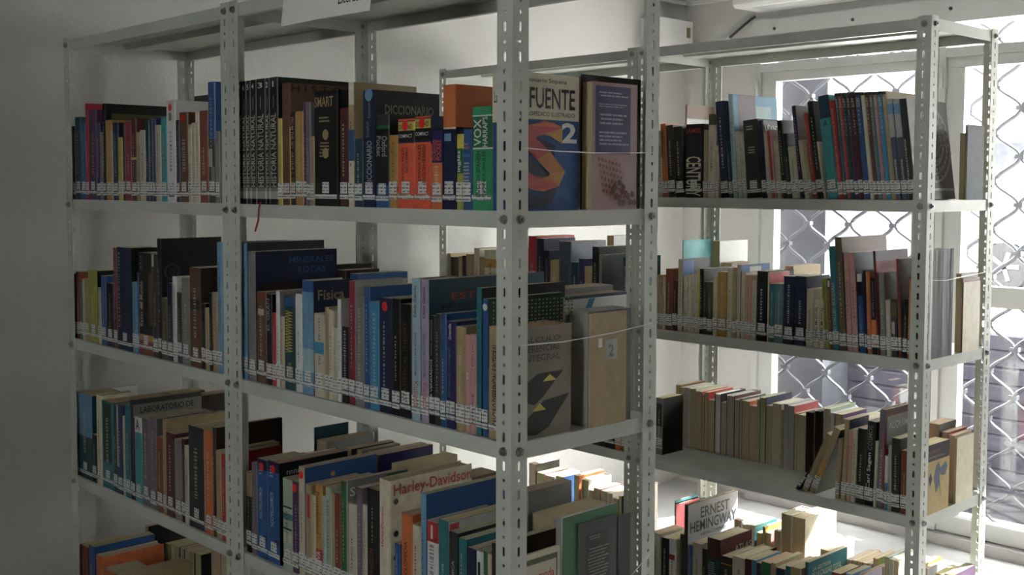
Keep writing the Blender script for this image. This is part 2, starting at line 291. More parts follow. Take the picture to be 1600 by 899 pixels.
# one row per book: shelf key, rank, colour, x, y, z, thickness, height, depth, lean, details, label, group, own object or joined (metres)
BOOKS = [
('A1','f','maroon',-1.8374,0.0120,0.0142,0.0231,0.2081,0.1441,0.0000,{},None,None,0),
('A1','f','dteal',-1.8136,0.0120,0.0142,0.0369,0.2327,0.1571,0.0000,{},'dark teal book, 2nd from left, front row, upper shelf, left dark bay','books in the front row of the upper shelf, left dark bay',1),
('A1','f','blue',-1.7761,0.0120,0.0142,0.0317,0.2155,0.1562,0.0000,{},'blue book, 3rd from left, front row, upper shelf, left dark bay','books in the front row of the upper shelf, left dark bay',1),
('A1','f','red',-1.7438,0.0120,0.0142,0.0199,0.2676,0.1000,0.0000,{'hc': 1},'red hardback, 4th from left, front row, upper shelf, left dark bay','books in the front row of the upper shelf, left dark bay',1),
('A1','f','purple',-1.7233,0.0120,0.0142,0.0509,0.2488,0.1660,0.0000,{'tx': [('s','','mustard','m', 0.3, 0.8, 0.3, 0.75)]},'thick purple book, 5th from left, front row, upper shelf, left dark bay','books in the front row of the upper shelf, left dark bay',1),
('A1','f','violet',-1.6718,0.0120,0.0142,0.0214,0.2116,0.1510,0.0000,{},'indigo book, 6th from left, front row, upper shelf, left dark bay','books in the front row of the upper shelf, left dark bay',1),
('A1','f','grey',-1.6498,0.0120,0.0142,0.0158,0.1853,0.1291,0.0000,{},None,None,0),
('A1','f','black',-1.6323,0.0120,0.0142,0.0178,0.2622,0.1840,0.0000,{'hc': 1,'cb': [(0.1, 1, 0, 0.9,'olive')]},'wide black book with olive panel on its cover, upper shelf, left dark bay','books in the front row of the upper shelf, left dark bay',1),
('A1','f','mustard',-1.6139,0.0120,0.0142,0.0326,0.2163,0.1440,0.0000,{},'mustard book, 9th from left, front row, upper shelf, left dark bay','books in the front row of the upper shelf, left dark bay',1),
('A1','f','lgrey',-1.5807,0.0120,0.0142,0.0100,0.1877,0.1334,0.0000,{},None,None,0),
('A1','f','navy',-1.5701,0.0120,0.0142,0.0329,0.2078,0.1379,0.0000,{},'navy book, 11th from left, front row, upper shelf, left dark bay','books in the front row of the upper shelf, left dark bay',1),
('A1','f','yellow',-1.5366,0.0120,0.0142,0.0252,0.1682,0.1183,0.0000,{},None,None,0),
('A1','f','dbrown',-1.5108,0.0120,0.0142,0.0147,0.2034,0.1357,0.0000,{},None,None,0),
('A1','f','crimson',-1.4954,0.0120,0.0142,0.0358,0.2082,0.1393,0.0000,{'tx': [('s','','pink','m', 0.3, 0.8, 0.35, 0.6)]},'crimson book, 14th from left, front row, upper shelf, left dark bay','books in the front row of the upper shelf, left dark bay',1),
('A1','f','maroon',-1.4591,0.0120,0.0142,0.0292,0.2148,0.1509,0.0000,{'sb': [(0, 1, 0.5, 0.53,'yellow')]},'maroon book, 15th from left, front row, upper shelf, left dark bay','books in the front row of the upper shelf, left dark bay',1),
('A1','f','tan',-1.4292,0.0120,0.0142,0.0190,0.1784,0.1325,0.0000,{},None,None,0),
('A1','f','ivory',-1.4096,0.0120,0.0142,0.0304,0.1830,0.1231,0.0000,{},'ivory book, 17th from left, front row, upper shelf, left dark bay','books in the front row of the upper shelf, left dark bay',1),
('A1','f','dteal',-1.3785,0.0120,0.0142,0.0214,0.2072,0.1414,0.0000,{},'dark teal book, 18th from left, front row, upper shelf, left dark bay','books in the front row of the upper shelf, left dark bay',1),
('A1','f','navy',-1.3565,0.0120,0.0142,0.0174,0.2116,0.1529,0.0000,{},None,None,0),
('A1','f','violet',-1.3385,0.0120,0.0142,0.0163,0.2100,0.1585,0.0000,{},'indigo book, 20th from left, front row, upper shelf, left dark bay','books in the front row of the upper shelf, left dark bay',1),
('A1','f','ivory',-1.3216,0.0120,0.0142,0.0291,0.1930,0.1385,0.0000,{},'ivory book, 21st from left, front row, upper shelf, left dark bay','books in the front row of the upper shelf, left dark bay',1),
('A1','f','turq',-1.2919,0.0120,0.0142,0.0296,0.2124,0.1486,0.0000,{'hc': 1},'turquoise hardback, 22nd from left, front row, upper shelf, left dark bay','books in the front row of the upper shelf, left dark bay',1),
('A1','f','white',-1.2617,0.0120,0.0142,0.0469,0.2507,0.1000,0.0000,{'dot': 1,'sb': [(0.2, 0.8, 0.05, 0.08,'blue'),(0.3, 0.6, 0.8, 0.88,'grey')],'tx': [('s','','dgrey','m', 0.3, 0.75, 0.3, 0.7)]},'tall white book with a red dot on its spine, upper shelf, left dark bay','books in the front row of the upper shelf, left dark bay',1),
('A1','f','navy',-1.2141,0.0120,0.0142,0.0188,0.2009,0.1522,0.0000,{},'navy book, 24th from left, front row, upper shelf, left dark bay','books in the front row of the upper shelf, left dark bay',1),
('A1','f','brown',-1.1947,0.0120,0.0142,0.0428,0.2188,0.1454,0.0000,{'dot': 1,'tx': [('s','','ivory','m', 0.2, 0.9, 0.35, 0.7)]},'brown book with a red dot and ivory lettering, upper shelf, left dark bay','books in the front row of the upper shelf, left dark bay',1),
('A1','f','ivory',-1.1514,0.0120,0.0142,0.0165,0.1882,0.1404,0.0000,{'tx': [('s','','black','m', 0.2, 0.8, 0.1, 0.5)]},None,None,0),
('A1','f','ivory',-1.1343,0.0120,0.0142,0.0180,0.1917,0.1321,0.0000,{},'ivory book, 27th from left, front row, upper shelf, left dark bay','books in the front row of the upper shelf, left dark bay',1),
('A1','f','cream',-1.1157,0.0120,0.0142,0.0203,0.2166,0.1461,0.0000,{},'cream book, 28th from left, front row, upper shelf, left dark bay','books in the front row of the upper shelf, left dark bay',1),
('A1','f','rbrown',-1.0947,0.0120,0.0142,0.0414,0.2185,0.1468,0.0000,{},'rust brown book, 29th from left, front row, upper shelf, left dark bay','books in the front row of the upper shelf, left dark bay',1),
('A1','f','blue',-1.0528,0.0120,0.0142,0.0333,0.2835,0.1000,0.0000,{'bd': [(0, 0.53,'dgrey')],'sb': [(0.1, 0.6, 0.3, 0.45,'lgrey'),(0.4, 0.9, 0.12, 0.3,'grey')]},'tall blue book with a grey picture on the lower spine, upper shelf, left dark bay','books in the front row of the upper shelf, left dark bay',1),
('A1','f','grey',-1.0189,0.0120,0.0142,0.0185,0.1676,0.1158,0.0000,{},'grey book, 31st from left, front row, upper shelf, left dark bay','books in the front row of the upper shelf, left dark bay',1),
('A1','b','dgrey',-1.5006,0.2150,0.0142,0.0847,0.2863,0.1540,0.0000,{},None,None,0),
('A2','f','dbrown',-1.8430,0.0120,-0.3858,0.0150,0.1862,0.1274,0.0000,{},None,None,0),
('A2','f','rbrown',-1.8274,0.0120,-0.3858,0.0251,0.1935,0.1388,0.0000,{},'rust brown book, 2nd from left, front row, second shelf, left dark bay','books in the front row of the second shelf, left dark bay',1),
('A2','f','teal',-1.8017,0.0120,-0.3858,0.0147,0.1621,0.1155,0.0000,{},None,None,0),
('A2','f','ivory',-1.7865,0.0120,-0.3858,0.0146,0.1737,0.1298,0.0000,{},None,None,0),
('A2','f','tan',-1.7713,0.0120,-0.3858,0.0257,0.1772,0.1299,0.0000,{},None,None,0),
('A2','f','ygreen',-1.7450,0.0120,-0.3858,0.0632,0.2024,0.1394,0.0000,{'hc': 1,'cb': [(0, 1, 0, 1,'black')]},'thick yellow-green hardback, 6th from left, front row, second shelf, left dark bay','books in the front row of the second shelf, left dark bay',1),
('A2','f','ivory',-1.6812,0.0120,-0.3858,0.0199,0.1570,0.1190,0.0000,{},None,None,0),
('A2','f','blue',-1.6607,0.0120,-0.3858,0.0327,0.1917,0.1288,0.0000,{},'blue book, 8th from left, front row, second shelf, left dark bay','books in the front row of the second shelf, left dark bay',1),
('A2','f','black',-1.6274,0.0120,-0.3858,0.0461,0.1733,0.1217,0.0000,{},'thick black book, 9th from left, front row, second shelf, left dark bay','books in the front row of the second shelf, left dark bay',1),
('A2','f','rbrown',-1.5808,0.0120,-0.3858,0.0224,0.2719,0.1000,0.0000,{},'tall rust brown book, 10th from left, front row, second shelf, left dark bay','books in the front row of the second shelf, left dark bay',1),
('A2','f','navy',-1.5578,0.0120,-0.3858,0.0889,0.2748,0.1000,0.0000,{'hc': 1,'tx': [('s','','lgrey','m', 0.05, 0.3, 0.2, 0.95)],'cb': [(0, 1, 0, 1,'black')]},'thick black and navy hardback, 11th from left, front row, second shelf, left dark bay','books in the front row of the second shelf, left dark bay',1),
('A2','f','lblue',-1.4683,0.0120,-0.3858,0.0277,0.1861,0.1369,0.0000,{},'light blue book, 12th from left, front row, second shelf, left dark bay','books in the front row of the second shelf, left dark bay',1),
('A2','f','blue',-1.4401,0.0120,-0.3858,0.0102,0.2122,0.1433,0.0000,{},None,None,0),
('A2','f','black',-1.4293,0.0120,-0.3858,0.0774,0.2661,0.1850,0.0000,{'bd': [(0, 0.19,'rbrown'),(0.14, 0.2,'mustard')],'tx': [('s','Razas del Mundo','ivory','u', 0.1, 0.35, 0.28, 0.72),('s','','tan','m', 0.1, 0.35, 0.82, 0.97)],'sb': [(0.75, 1, 0.3, 0.8,'brown')]},'black book with orange picture at the spine foot, second shelf, left dark bay','books in the front row of the second shelf, left dark bay',1),
('A2','f','dgrey',-1.3513,0.0120,-0.3858,0.0302,0.2649,0.1759,0.0000,{'sb': [(0, 0.35, 0.88, 1,'ivory')]},'charcoal book, 15th from left, front row, second shelf, left dark bay','books in the front row of the second shelf, left dark bay',1),
('A2','f','black',-1.3205,0.0120,-0.3858,0.0176,0.3063,0.1713,0.0000,{'hc': 1,'sb': [(0, 0.4, 0, 1,'maroon')],'ring': [(0.18, 0.72, 0.1,'dgrey')]},'big black book with grey ring motif on its cover, second shelf, left dark bay','books in the front row of the second shelf, left dark bay',1),
('A2','f','olive',-1.3023,0.0120,-0.3858,0.0294,0.1566,0.1138,0.0000,{},'short olive book, 17th from left, front row, second shelf, left dark bay','books in the front row of the second shelf, left dark bay',1),
('A2','f','navy',-1.2722,0.0120,-0.3858,0.0290,0.1962,0.1445,0.0000,{},'navy book, 18th from left, front row, second shelf, left dark bay','books in the front row of the second shelf, left dark bay',1),
('A2','f','white',-1.2426,0.0120,-0.3858,0.0208,0.2144,0.1538,0.0000,{},'white book, 19th from left, front row, second shelf, left dark bay','books in the front row of the second shelf, left dark bay',1),
('A2','f','dgrey',-1.2212,0.0120,-0.3858,0.0263,0.1765,0.1319,0.0000,{},'charcoal book, 20th from left, front row, second shelf, left dark bay','books in the front row of the second shelf, left dark bay',1),
('A2','f','grey',-1.1943,0.0120,-0.3858,0.0391,0.2150,0.1486,0.0000,{},'grey book, 21st from left, front row, second shelf, left dark bay','books in the front row of the second shelf, left dark bay',1),
('A2','f','brown',-1.1545,0.0120,-0.3858,0.0575,0.2423,0.1000,0.0000,{'hc': 1,'cb': [(0, 1, 0, 1,'dbrown')],'sb': [(0.1, 0.9, 0.58, 0.68,'black')]},'thick brown hardback, 22nd from left, front row, second shelf, left dark bay','books in the front row of the second shelf, left dark bay',1),
('A2','f','black',-1.0965,0.0120,-0.3858,0.0175,0.1584,0.1156,0.0000,{},'short black book, 23rd from left, front row, second shelf, left dark bay','books in the front row of the second shelf, left dark bay',1),
('A2','f','tan',-1.0784,0.0120,-0.3858,0.0173,0.1487,0.1070,0.0000,{},None,None,0),
('A2','f','black',-1.0605,0.0120,-0.3858,0.0171,0.1856,0.1332,0.0000,{},'black book, 25th from left, front row, second shelf, left dark bay','books in the front row of the second shelf, left dark bay',1),
('A2','f','tan',-1.0427,0.0120,-0.3858,0.0231,0.1890,0.1334,0.0000,{},'tan book, 26th from left, front row, second shelf, left dark bay','books in the front row of the second shelf, left dark bay',1),
('A2','f','lblue',-1.0191,0.0120,-0.3858,0.0219,0.3084,0.1850,0.0000,{},'tall light blue book against the post, 27th from left, second shelf, left dark bay','books in the front row of the second shelf, left dark bay',1),
('A3','f','white',-1.8475,0.0120,-0.7858,0.0154,0.2424,0.1814,0.0000,{'bd': [(0, 0.62,'mustard')]},None,None,0),
('A3','f','dteal',-1.8315,0.0120,-0.7858,0.0930,0.2438,0.1000,0.0000,{'bd': [(0.5, 1,'lblue')]},'pale blue over teal book at the left post, third shelf, left dark bay','books in the front row of the third shelf, left dark bay',1),
('A3','f','black',-1.7380,0.0120,-0.7858,0.0312,0.1358,0.1007,0.0000,{},None,None,0),
('A3','f','cream',-1.7061,0.0120,-0.7858,0.0352,0.2543,0.1000,0.0000,{'hc': 1},'cream hardback, 4th from left, front row, third shelf, left dark bay','books in the front row of the third shelf, left dark bay',1),
('A3','f','teal',-1.6703,0.0120,-0.7858,0.0722,0.2432,0.1815,0.0000,{'sb': [(0.15, 0.85, 0.3, 0.98,'dgreen')]},'thick teal book, 5th from left, front row, third shelf, left dark bay','books in the front row of the third shelf, left dark bay',1),
('A3','f','dteal',-1.5974,0.0120,-0.7858,0.0236,0.2408,0.1656,0.0000,{},None,None,0),
('A3','f','violet',-1.5732,0.0120,-0.7858,0.0331,0.2455,0.1722,0.0000,{'sb': [(0, 0.25, 0.3, 1,'ivory')]},'indigo book, 7th from left, front row, third shelf, left dark bay','books in the front row of the third shelf, left dark bay',1),
('A3','f','ivory',-1.5395,0.0120,-0.7858,0.0133,0.2180,0.1517,0.0000,{},None,None,0),
('A3','f','teal',-1.5256,0.0120,-0.7858,0.0324,0.2511,0.1850,0.0000,{},'teal book, 9th from left, front row, third shelf, left dark bay','books in the front row of the third shelf, left dark bay',1),
('A3','f','dgrey',-1.4926,0.0120,-0.7858,0.0103,0.2681,0.2043,0.0000,{'hc': 1,'cb': [(0, 1, 0, 1,'dgrey'),(0.02, 1, 0.0, 0.95,'grey')],'tx': [('c','LABORATORIO DE','black','h', 0.12, 0.88, 0.86, 0.92)]},'wide grey laboratory book with black capitals on cover, third shelf, left dark bay','books in the front row of the third shelf, left dark bay',1),
('A3','f','maroon',-1.4817,0.0120,-0.7858,0.0143,0.2236,0.1690,0.0000,{},None,None,0),
('A3','f','turq',-1.4668,0.0120,-0.7858,0.0421,0.2290,0.1546,0.0000,{'bd': [(0.82, 1,'white')],'tx': [('s','A','dgrey','h', 0.25, 0.75, 0.85, 0.97)]},'turquoise book with white top and letter A, 12th from left, third shelf, left dark bay','books in the front row of the third shelf, left dark bay',1),
('A3','f','mauve',-1.4241,0.0120,-0.7858,0.0425,0.2305,0.1562,0.0000,{},'thick mauve book, 13th from left, front row, third shelf, left dark bay','books in the front row of the third shelf, left dark bay',1),
('A3','f','mauve',-1.3810,0.0120,-0.7858,0.0378,0.2389,0.1632,0.0000,{},'mauve book, 14th from left, front row, third shelf, left dark bay','books in the front row of the third shelf, left dark bay',1),
('A3','f','rbrown',-1.3426,0.0120,-0.7858,0.0346,0.1942,0.1327,0.0000,{},'rust brown book, 15th from left, front row, third shelf, left dark bay','books in the front row of the third shelf, left dark bay',1),
('A3','f','tan',-1.3074,0.0120,-0.7858,0.0168,0.2441,0.1730,0.0000,{},'tan book, 16th from left, front row, third shelf, left dark bay','books in the front row of the third shelf, left dark bay',1),
('A3','f','maroon',-1.2900,0.0120,-0.7858,0.0458,0.2146,0.1543,0.0000,{},'thick maroon book, 17th from left, front row, third shelf, left dark bay','books in the front row of the third shelf, left dark bay',1),
('A3','f','grey',-1.2435,0.0120,-0.7858,0.0353,0.2047,0.1405,0.0000,{},'grey book, 18th from left, front row, third shelf, left dark bay','books in the front row of the third shelf, left dark bay',1),
('A3','f','maroon',-1.2076,0.0120,-0.7858,0.0148,0.2106,0.1391,0.0000,{},'maroon book, 19th from left, front row, third shelf, left dark bay','books in the front row of the third shelf, left dark bay',1),
('A3','f','ivory',-1.1923,0.0120,-0.7858,0.0216,0.1960,0.1376,0.0000,{},None,None,0),
('A3','f','dgrey',-1.1700,0.0120,-0.7858,0.0770,0.2509,0.1000,0.0000,{'hc': 1,'cb': [(0, 1, 0, 1,'lgrey'),(0.05, 1, 0, 0.93,'dbrown')]},'thick charcoal hardback, 21st from left, front row, third shelf, left dark bay','books in the front row of the third shelf, left dark bay',1),
('A3','f','orange',-1.0925,0.0120,-0.7858,0.0414,0.2547,0.1775,0.0000,{},'orange book, 22nd from left, front row, third shelf, left dark bay','books in the front row of the third shelf, left dark bay',1),
('A3','f','dbrown',-1.0504,0.0120,-0.7858,0.0146,0.2641,0.1850,0.0000,{},'dark brown book, 23rd from left, front row, third shelf, left dark bay','books in the front row of the third shelf, left dark bay',1),
('A3','f','tan',-1.0352,0.0120,-0.7858,0.0242,0.2116,0.1599,0.0000,{},'tan book, 24th from left, front row, third shelf, left dark bay','books in the front row of the third shelf, left dark bay',1),
('A3','f','red',-1.0104,0.0120,-0.7858,0.0228,0.2077,0.1515,0.0000,{},'red book, 25th from left, front row, third shelf, left dark bay','books in the front row of the third shelf, left dark bay',1),
('A3','b','dbrown',-1.7480,0.2300,-0.7858,0.0567,0.2285,0.1095,0.0000,{},None,None,0),
('A3','b','dbrown',-1.5669,0.2300,-0.7858,0.0524,0.2477,0.1000,0.0000,{},'thick dark brown book, 2nd from left, rear row, third shelf, left dark bay','books in the rear row of the third shelf, left dark bay',1),
('A4','f','rbrown',-1.8376,0.0120,-1.1858,0.0505,0.1961,0.1395,0.0000,{},'thick rust brown book, 1st from left, front row, bottom shelf, left dark bay','books in the front row of the bottom shelf, left dark bay',1),
('A4','f','blue',-1.7740,0.0120,-1.1858,0.0352,0.2090,0.1850,0.0000,{},'blue book, 2nd from left, front row, bottom shelf, left dark bay','books in the front row of the bottom shelf, left dark bay',1),
('A4','f','orange',-1.7255,0.0120,-1.1858,0.0420,0.1921,0.1858,0.0000,{'hc': 1},'thick orange hardback, 3rd from left, front row, bottom shelf, left dark bay','books in the front row of the bottom shelf, left dark bay',1),
('A4','f','orange',-1.6785,0.0120,-1.1858,0.0734,0.1644,0.1000,0.0000,{},'short thick orange book, 4th from left, front row, bottom shelf, left dark bay','books in the front row of the bottom shelf, left dark bay',1),
('A4','f','tan',-1.5993,0.0120,-1.1858,0.0510,0.1689,0.2010,0.0000,{},'thick tan book, 5th from left, front row, bottom shelf, left dark bay','books in the front row of the bottom shelf, left dark bay',1),
('A4','b','dgrey',-1.8475,0.2200,-1.1858,0.0040,0.1956,0.1412,0.0000,{'rev': 1},None,None,0),
('A4','b','dgrey',-1.8475,0.2200,-1.1858,0.0040,0.2022,0.1346,0.0000,{'rev': 1},None,None,0),
('A4','b','black',-1.8475,0.2200,-1.1858,0.0205,0.2065,0.1490,0.0000,{'rev': 1},'black book with pages facing out, 4th from left, rear row, bottom shelf, left dark bay','books in the rear row of the bottom shelf, left dark bay',1),
('A4','b','black',-1.7160,0.2200,-1.1858,0.0281,0.1825,0.1347,0.0000,{'rev': 1},None,None,0),
('A4','b','lgrey',-1.6845,0.2200,-1.1858,0.0249,0.1865,0.1394,0.0000,{'rev': 1},None,None,0),
('A4','b','dgrey',-1.6535,0.2200,-1.1858,0.0218,0.1883,0.1393,0.0000,{'rev': 1},None,None,0),
('A4','b','black',-1.6257,0.2200,-1.1858,0.0243,0.1895,0.1325,0.0000,{'rev': 1},None,None,0),
('A4','b','lgrey',-1.5968,0.2200,-1.1858,0.0253,0.1910,0.1337,0.0000,{'rev': 1},None,None,0),
('A4','b','dgrey',-1.5656,0.2200,-1.1858,0.0236,0.1931,0.1295,0.0000,{'rev': 1},None,None,0),
('A4','b','black',-1.5362,0.2200,-1.1858,0.0338,0.1962,0.1420,0.0000,{'rev': 1},'black book with pages facing out, 11th from left, rear row, bottom shelf, left dark bay','books in the rear row of the bottom shelf, left dark bay',1),
('A4','b','grey',-1.4444,0.2200,-1.1858,0.0525,0.2279,0.1490,0.0000,{'rev': 1},None,None,0),
('A4','b','lgrey',-1.3891,0.2200,-1.1858,0.0340,0.2315,0.1490,0.0000,{'rev': 1},None,None,0),
('B1','f','black',-0.9235,0.0120,0.0142,0.0077,0.2763,0.1100,0.0000,{'bd': [(0.045, 0.105,'lgrey'),(0.105, 0.135,'grey')],'tx': [('s','HISTORIA NATURAL','ivory','u', 0.2, 0.85, 0.14, 0.72),('s','8','white','h', 0.25, 0.75, 0.925, 0.97)],'sb': [(0.47, 0.55, 0.76, 0.86,'lgrey')],'lb': 0,'pg': 0},None,None,0),
('B1','f','black',-0.9154,0.0120,0.0142,0.0173,0.2759,0.1000,0.0000,{'bd': [(0.045, 0.105,'lgrey'),(0.105, 0.135,'grey')],'tx': [('s','HISTORIA NATURAL','ivory','u', 0.2, 0.85, 0.14, 0.72),('s','7','white','h', 0.25, 0.75, 0.925, 0.97)],'sb': [(0.47, 0.55, 0.76, 0.86,'lgrey')],'lb': 0,'pg': 0},'black encyclopedia volume numbered 7 with tall white lettering, 2nd from left, upper shelf, nearest bay','books in the front row of the upper shelf, nearest bay',1),
('B1','f','black',-0.8975,0.0120,0.0142,0.0179,0.2756,0.1000,0.0000,{'bd': [(0.045, 0.105,'lgrey'),(0.105, 0.135,'grey')],'tx': [('s','HISTORIA NATURAL','ivory','u', 0.2, 0.85, 0.14, 0.72),('s','6','white','h', 0.25, 0.75, 0.925, 0.97)],'sb': [(0.47, 0.55, 0.76, 0.86,'lgrey')],'lb': 0,'pg': 0},'black encyclopedia volume numbered 6 with tall white lettering, 3rd from left, upper shelf, nearest bay','books in the front row of the upper shelf, nearest bay',1),
('B1','f','black',-0.8790,0.0120,0.0142,0.0170,0.2756,0.1000,0.0000,{'bd': [(0.045, 0.105,'lgrey'),(0.105, 0.135,'grey')],'tx': [('s','HISTORIA NATURAL','ivory','u', 0.2, 0.85, 0.14, 0.72),('s','5','white','h', 0.25, 0.75, 0.925, 0.97)],'sb': [(0.47, 0.55, 0.76, 0.86,'lgrey')],'lb': 0,'pg': 0},'black encyclopedia volume numbered 5 with tall white lettering, 4th from left, upper shelf, nearest bay','books in the front row of the upper shelf, nearest bay',1),
('B1','f','black',-0.8614,0.0120,0.0142,0.0238,0.2762,0.1097,0.0000,{'bd': [(0.045, 0.105,'lgrey'),(0.105, 0.135,'grey')],'tx': [('s','HISTORIA NATURAL','ivory','u', 0.2, 0.85, 0.14, 0.72),('s','4','white','h', 0.25, 0.75, 0.925, 0.97)],'sb': [(0.47, 0.55, 0.76, 0.86,'lgrey')],'lb': 0,'pg': 0},'black encyclopedia volume numbered 4 with tall white lettering, 5th from left, upper shelf, nearest bay','books in the front row of the upper shelf, nearest bay',1),
('B1','f','black',-0.8370,0.0120,0.0142,0.0381,0.2766,0.1000,0.0000,{'bd': [(0.045, 0.105,'lgrey'),(0.105, 0.135,'grey')],'tx': [('s','HISTORIA NATURAL','ivory','u', 0.2, 0.85, 0.14, 0.72),('s','3','white','h', 0.25, 0.75, 0.925, 0.97)],'sb': [(0.47, 0.55, 0.76, 0.86,'lgrey')],'lb': 0,'pg': 0},'black encyclopedia volume numbered 3 with tall white lettering, 6th from left, upper shelf, nearest bay','books in the front row of the upper shelf, nearest bay',1),
('B1','f','black',-0.7983,0.0120,0.0142,0.0162,0.2762,0.1226,0.0000,{'bd': [(0.045, 0.105,'lgrey'),(0.105, 0.135,'grey')],'tx': [('s','HISTORIA NATURAL','ivory','u', 0.2, 0.85, 0.14, 0.72),('s','2','white','h', 0.25, 0.75, 0.925, 0.97)],'sb': [(0.47, 0.55, 0.76, 0.86,'lgrey')],'lb': 0,'pg': 0},'black encyclopedia volume numbered 2 with tall white lettering, 7th from left, upper shelf, nearest bay','books in the front row of the upper shelf, nearest bay',1),
('B1','f','black',-0.7815,0.0120,0.0142,0.0324,0.2767,0.2006,0.0000,{'bd': [(0.045, 0.105,'lgrey'),(0.105, 0.135,'grey')],'tx': [('s','HISTORIA NATURAL','ivory','u', 0.2, 0.85, 0.14, 0.72),('s','1','white','h', 0.42, 0.58, 0.925, 0.97)],'sb': [(0.47, 0.55, 0.76, 0.86,'lgrey')],'lb': 0,'pg': 0},'black encyclopedia volume numbered 1 with tall white lettering, 8th from left, upper shelf, nearest bay','books in the front row of the upper shelf, nearest bay',1),
('B1','f','yellow',-0.7485,0.0120,0.0142,0.0157,0.1864,0.1264,0.0000,{},'yellow book, 9th from left, front row, upper shelf, nearest bay','books in the front row of the upper shelf, nearest bay',1),
('B1','f','brown',-0.7322,0.0120,0.0142,0.0301,0.2608,0.1694,0.0000,{'hc': 1,'tx': [('c','H I S T O R','black','h', 0.03, 0.98, 0.93, 0.99)]},'tall brown book with clipped black capitals on its cover, upper shelf, nearest bay','books in the front row of the upper shelf, nearest bay',1),
('B1','f','black',-0.7015,0.0120,0.0142,0.0210,0.1963,0.1410,0.0000,{'sb': [(0, 0.2, 0, 0.85,'yellow')],'tx': [('s','FROM THE SKY  ARTHUR C. CLARKE','peach','d', 0.3, 0.8, 0.12, 0.95)]},'black paperback with a yellow edge and pinkish lettering, 11th from left, upper shelf, nearest bay','books in the front row of the upper shelf, nearest bay',1),
('B1','f','mustard',-0.6799,0.0120,0.0142,0.0291,0.1985,0.1437,0.0000,{},'mustard book, 12th from left, front row, upper shelf, nearest bay','books in the front row of the upper shelf, nearest bay',1),
('B1','f','purple',-0.6502,0.0120,0.0142,0.0120,0.2173,0.1515,0.0000,{},'thin purple book, 13th from left, front row, upper shelf, nearest bay','books in the front row of the upper shelf, nearest bay',1),
('B1','f','mauve',-0.6376,0.0120,0.0142,0.0133,0.2166,0.1549,0.0000,{},'mauve book, 14th from left, front row, upper shelf, nearest bay','books in the front row of the upper shelf, nearest bay',1),
('B1','f','tan',-0.6238,0.0120,0.0142,0.0132,0.1450,0.1000,0.0000,{},None,None,0),
('B1','f','black',-0.6093,0.0120,0.0142,0.0834,0.2362,0.1000,0.0000,{'hc': 1,'tx': [('s','SMART','tan','h', 0.05, 0.85, 0.86, 0.95),('s','','tan','m2', 0.2, 0.8, 0.72, 0.78),('s','','tan','m2', 0.25, 0.75, 0.42, 0.56)],'disc': [(0.5, 0.62, 0.13,'tan'),(0.5, 0.46, 0.13,'tan')]},'very thick black dictionary with gold lettering, 16th from left, front row, upper shelf, nearest bay','books in the front row of the upper shelf, nearest bay',1),
('B1','f','maroon',-0.5188,0.0120,0.0142,0.0295,0.1977,0.1317,0.0000,{'hc': 1},'maroon hardback, 17th from left, front row, upper shelf, nearest bay','books in the front row of the upper shelf, nearest bay',1),
('B1','f','cream',-0.4887,0.0120,0.0142,0.0208,0.2477,0.1581,0.0000,{'hc': 1,'bd': [(0.62, 0.82,'tan'),(0.37, 0.62,'blue')],'cb': [(0, 1, 0, 1,'tan')]},'tall cream book with tan and blue spine bands, 18th from left, upper shelf, nearest bay','books in the front row of the upper shelf, nearest bay',1),
('B1','f','dteal',-0.4673,0.0120,0.0142,0.0267,0.1350,0.1000,0.0000,{},'short dark teal book, 19th from left, front row, upper shelf, nearest bay','books in the front row of the upper shelf, nearest bay',1),
('B1','f','navy',-0.4399,0.0120,0.0142,0.0419,0.2284,0.1610,0.0000,{'hc': 1,'cb': [(0, 1, 0, 1,'black')],'tx': [('s','DICCIONARIO','lgrey','u', 0.35, 0.75, 0.18, 0.57),('s','Español','grey','u', 0.3, 0.6, 0.6, 0.73),('s','Spanish','grey','u', 0.45, 0.7, 0.76, 0.9),('c','DICCIONARIO','grey','h', 0.14, 0.9, 0.8, 0.88)],'disc': [(0.5, 0.96, 0.3,'lblue')]},'large navy bilingual dictionary with silver lettering, 20th from left, front row, upper shelf, nearest bay','books in the front row of the upper shelf, nearest bay',1),
('B1','f','black',-0.3976,0.0120,0.0142,0.0419,0.1797,0.1308,0.0000,{'bd': [(0.87, 1,'dgrey'),(0.845, 0.88,'green'),(0, 0.24,'blue')],'tx': [('s','Oxford','lgrey','d', 0.5, 0.9, 0.55, 0.77),('s','Pocket','lgrey','d', 0.1, 0.45, 0.55, 0.77)]},'black pocket dictionary with green stripe near its top, 21st from left, upper shelf, nearest bay','books in the front row of the upper shelf, nearest bay',1),
('B1','f','mustard',-0.3551,0.0120,0.0142,0.0254,0.1391,0.1000,0.0000,{'bd': [(0.22, 0.29,'red')],'tx': [('s','','brown','m', 0.2, 0.8, 0.35, 0.9)]},'yellow pocket dictionary with red band, 22nd from left, front row, upper shelf, nearest bay','books in the front row of the upper shelf, nearest bay',1),
('B1','f','borange',-0.3286,0.0120,0.0142,0.0506,0.1680,0.1162,0.0000,{'hc': 0,'bd': [(0.73, 0.98,'navy'),(0.87, 0.97,'yellow'),(0.75, 0.86,'black')],'tx': [('s','OCÉANO','black','h', 0.1, 0.9, 0.885, 0.955),('s','COMPACT','white','h', 0.1, 0.9, 0.79, 0.83),('s','ESPAÑOL-INGLÉS','black','u', 0.25, 0.42, 0.3, 0.68),('s','DICCIONARIO','black','u', 0.5, 0.66, 0.4, 0.68)],'dot': 2},'orange dictionary with yellow and black top panel, left of two, upper shelf, nearest bay','books in the front row of the upper shelf, nearest bay',1),
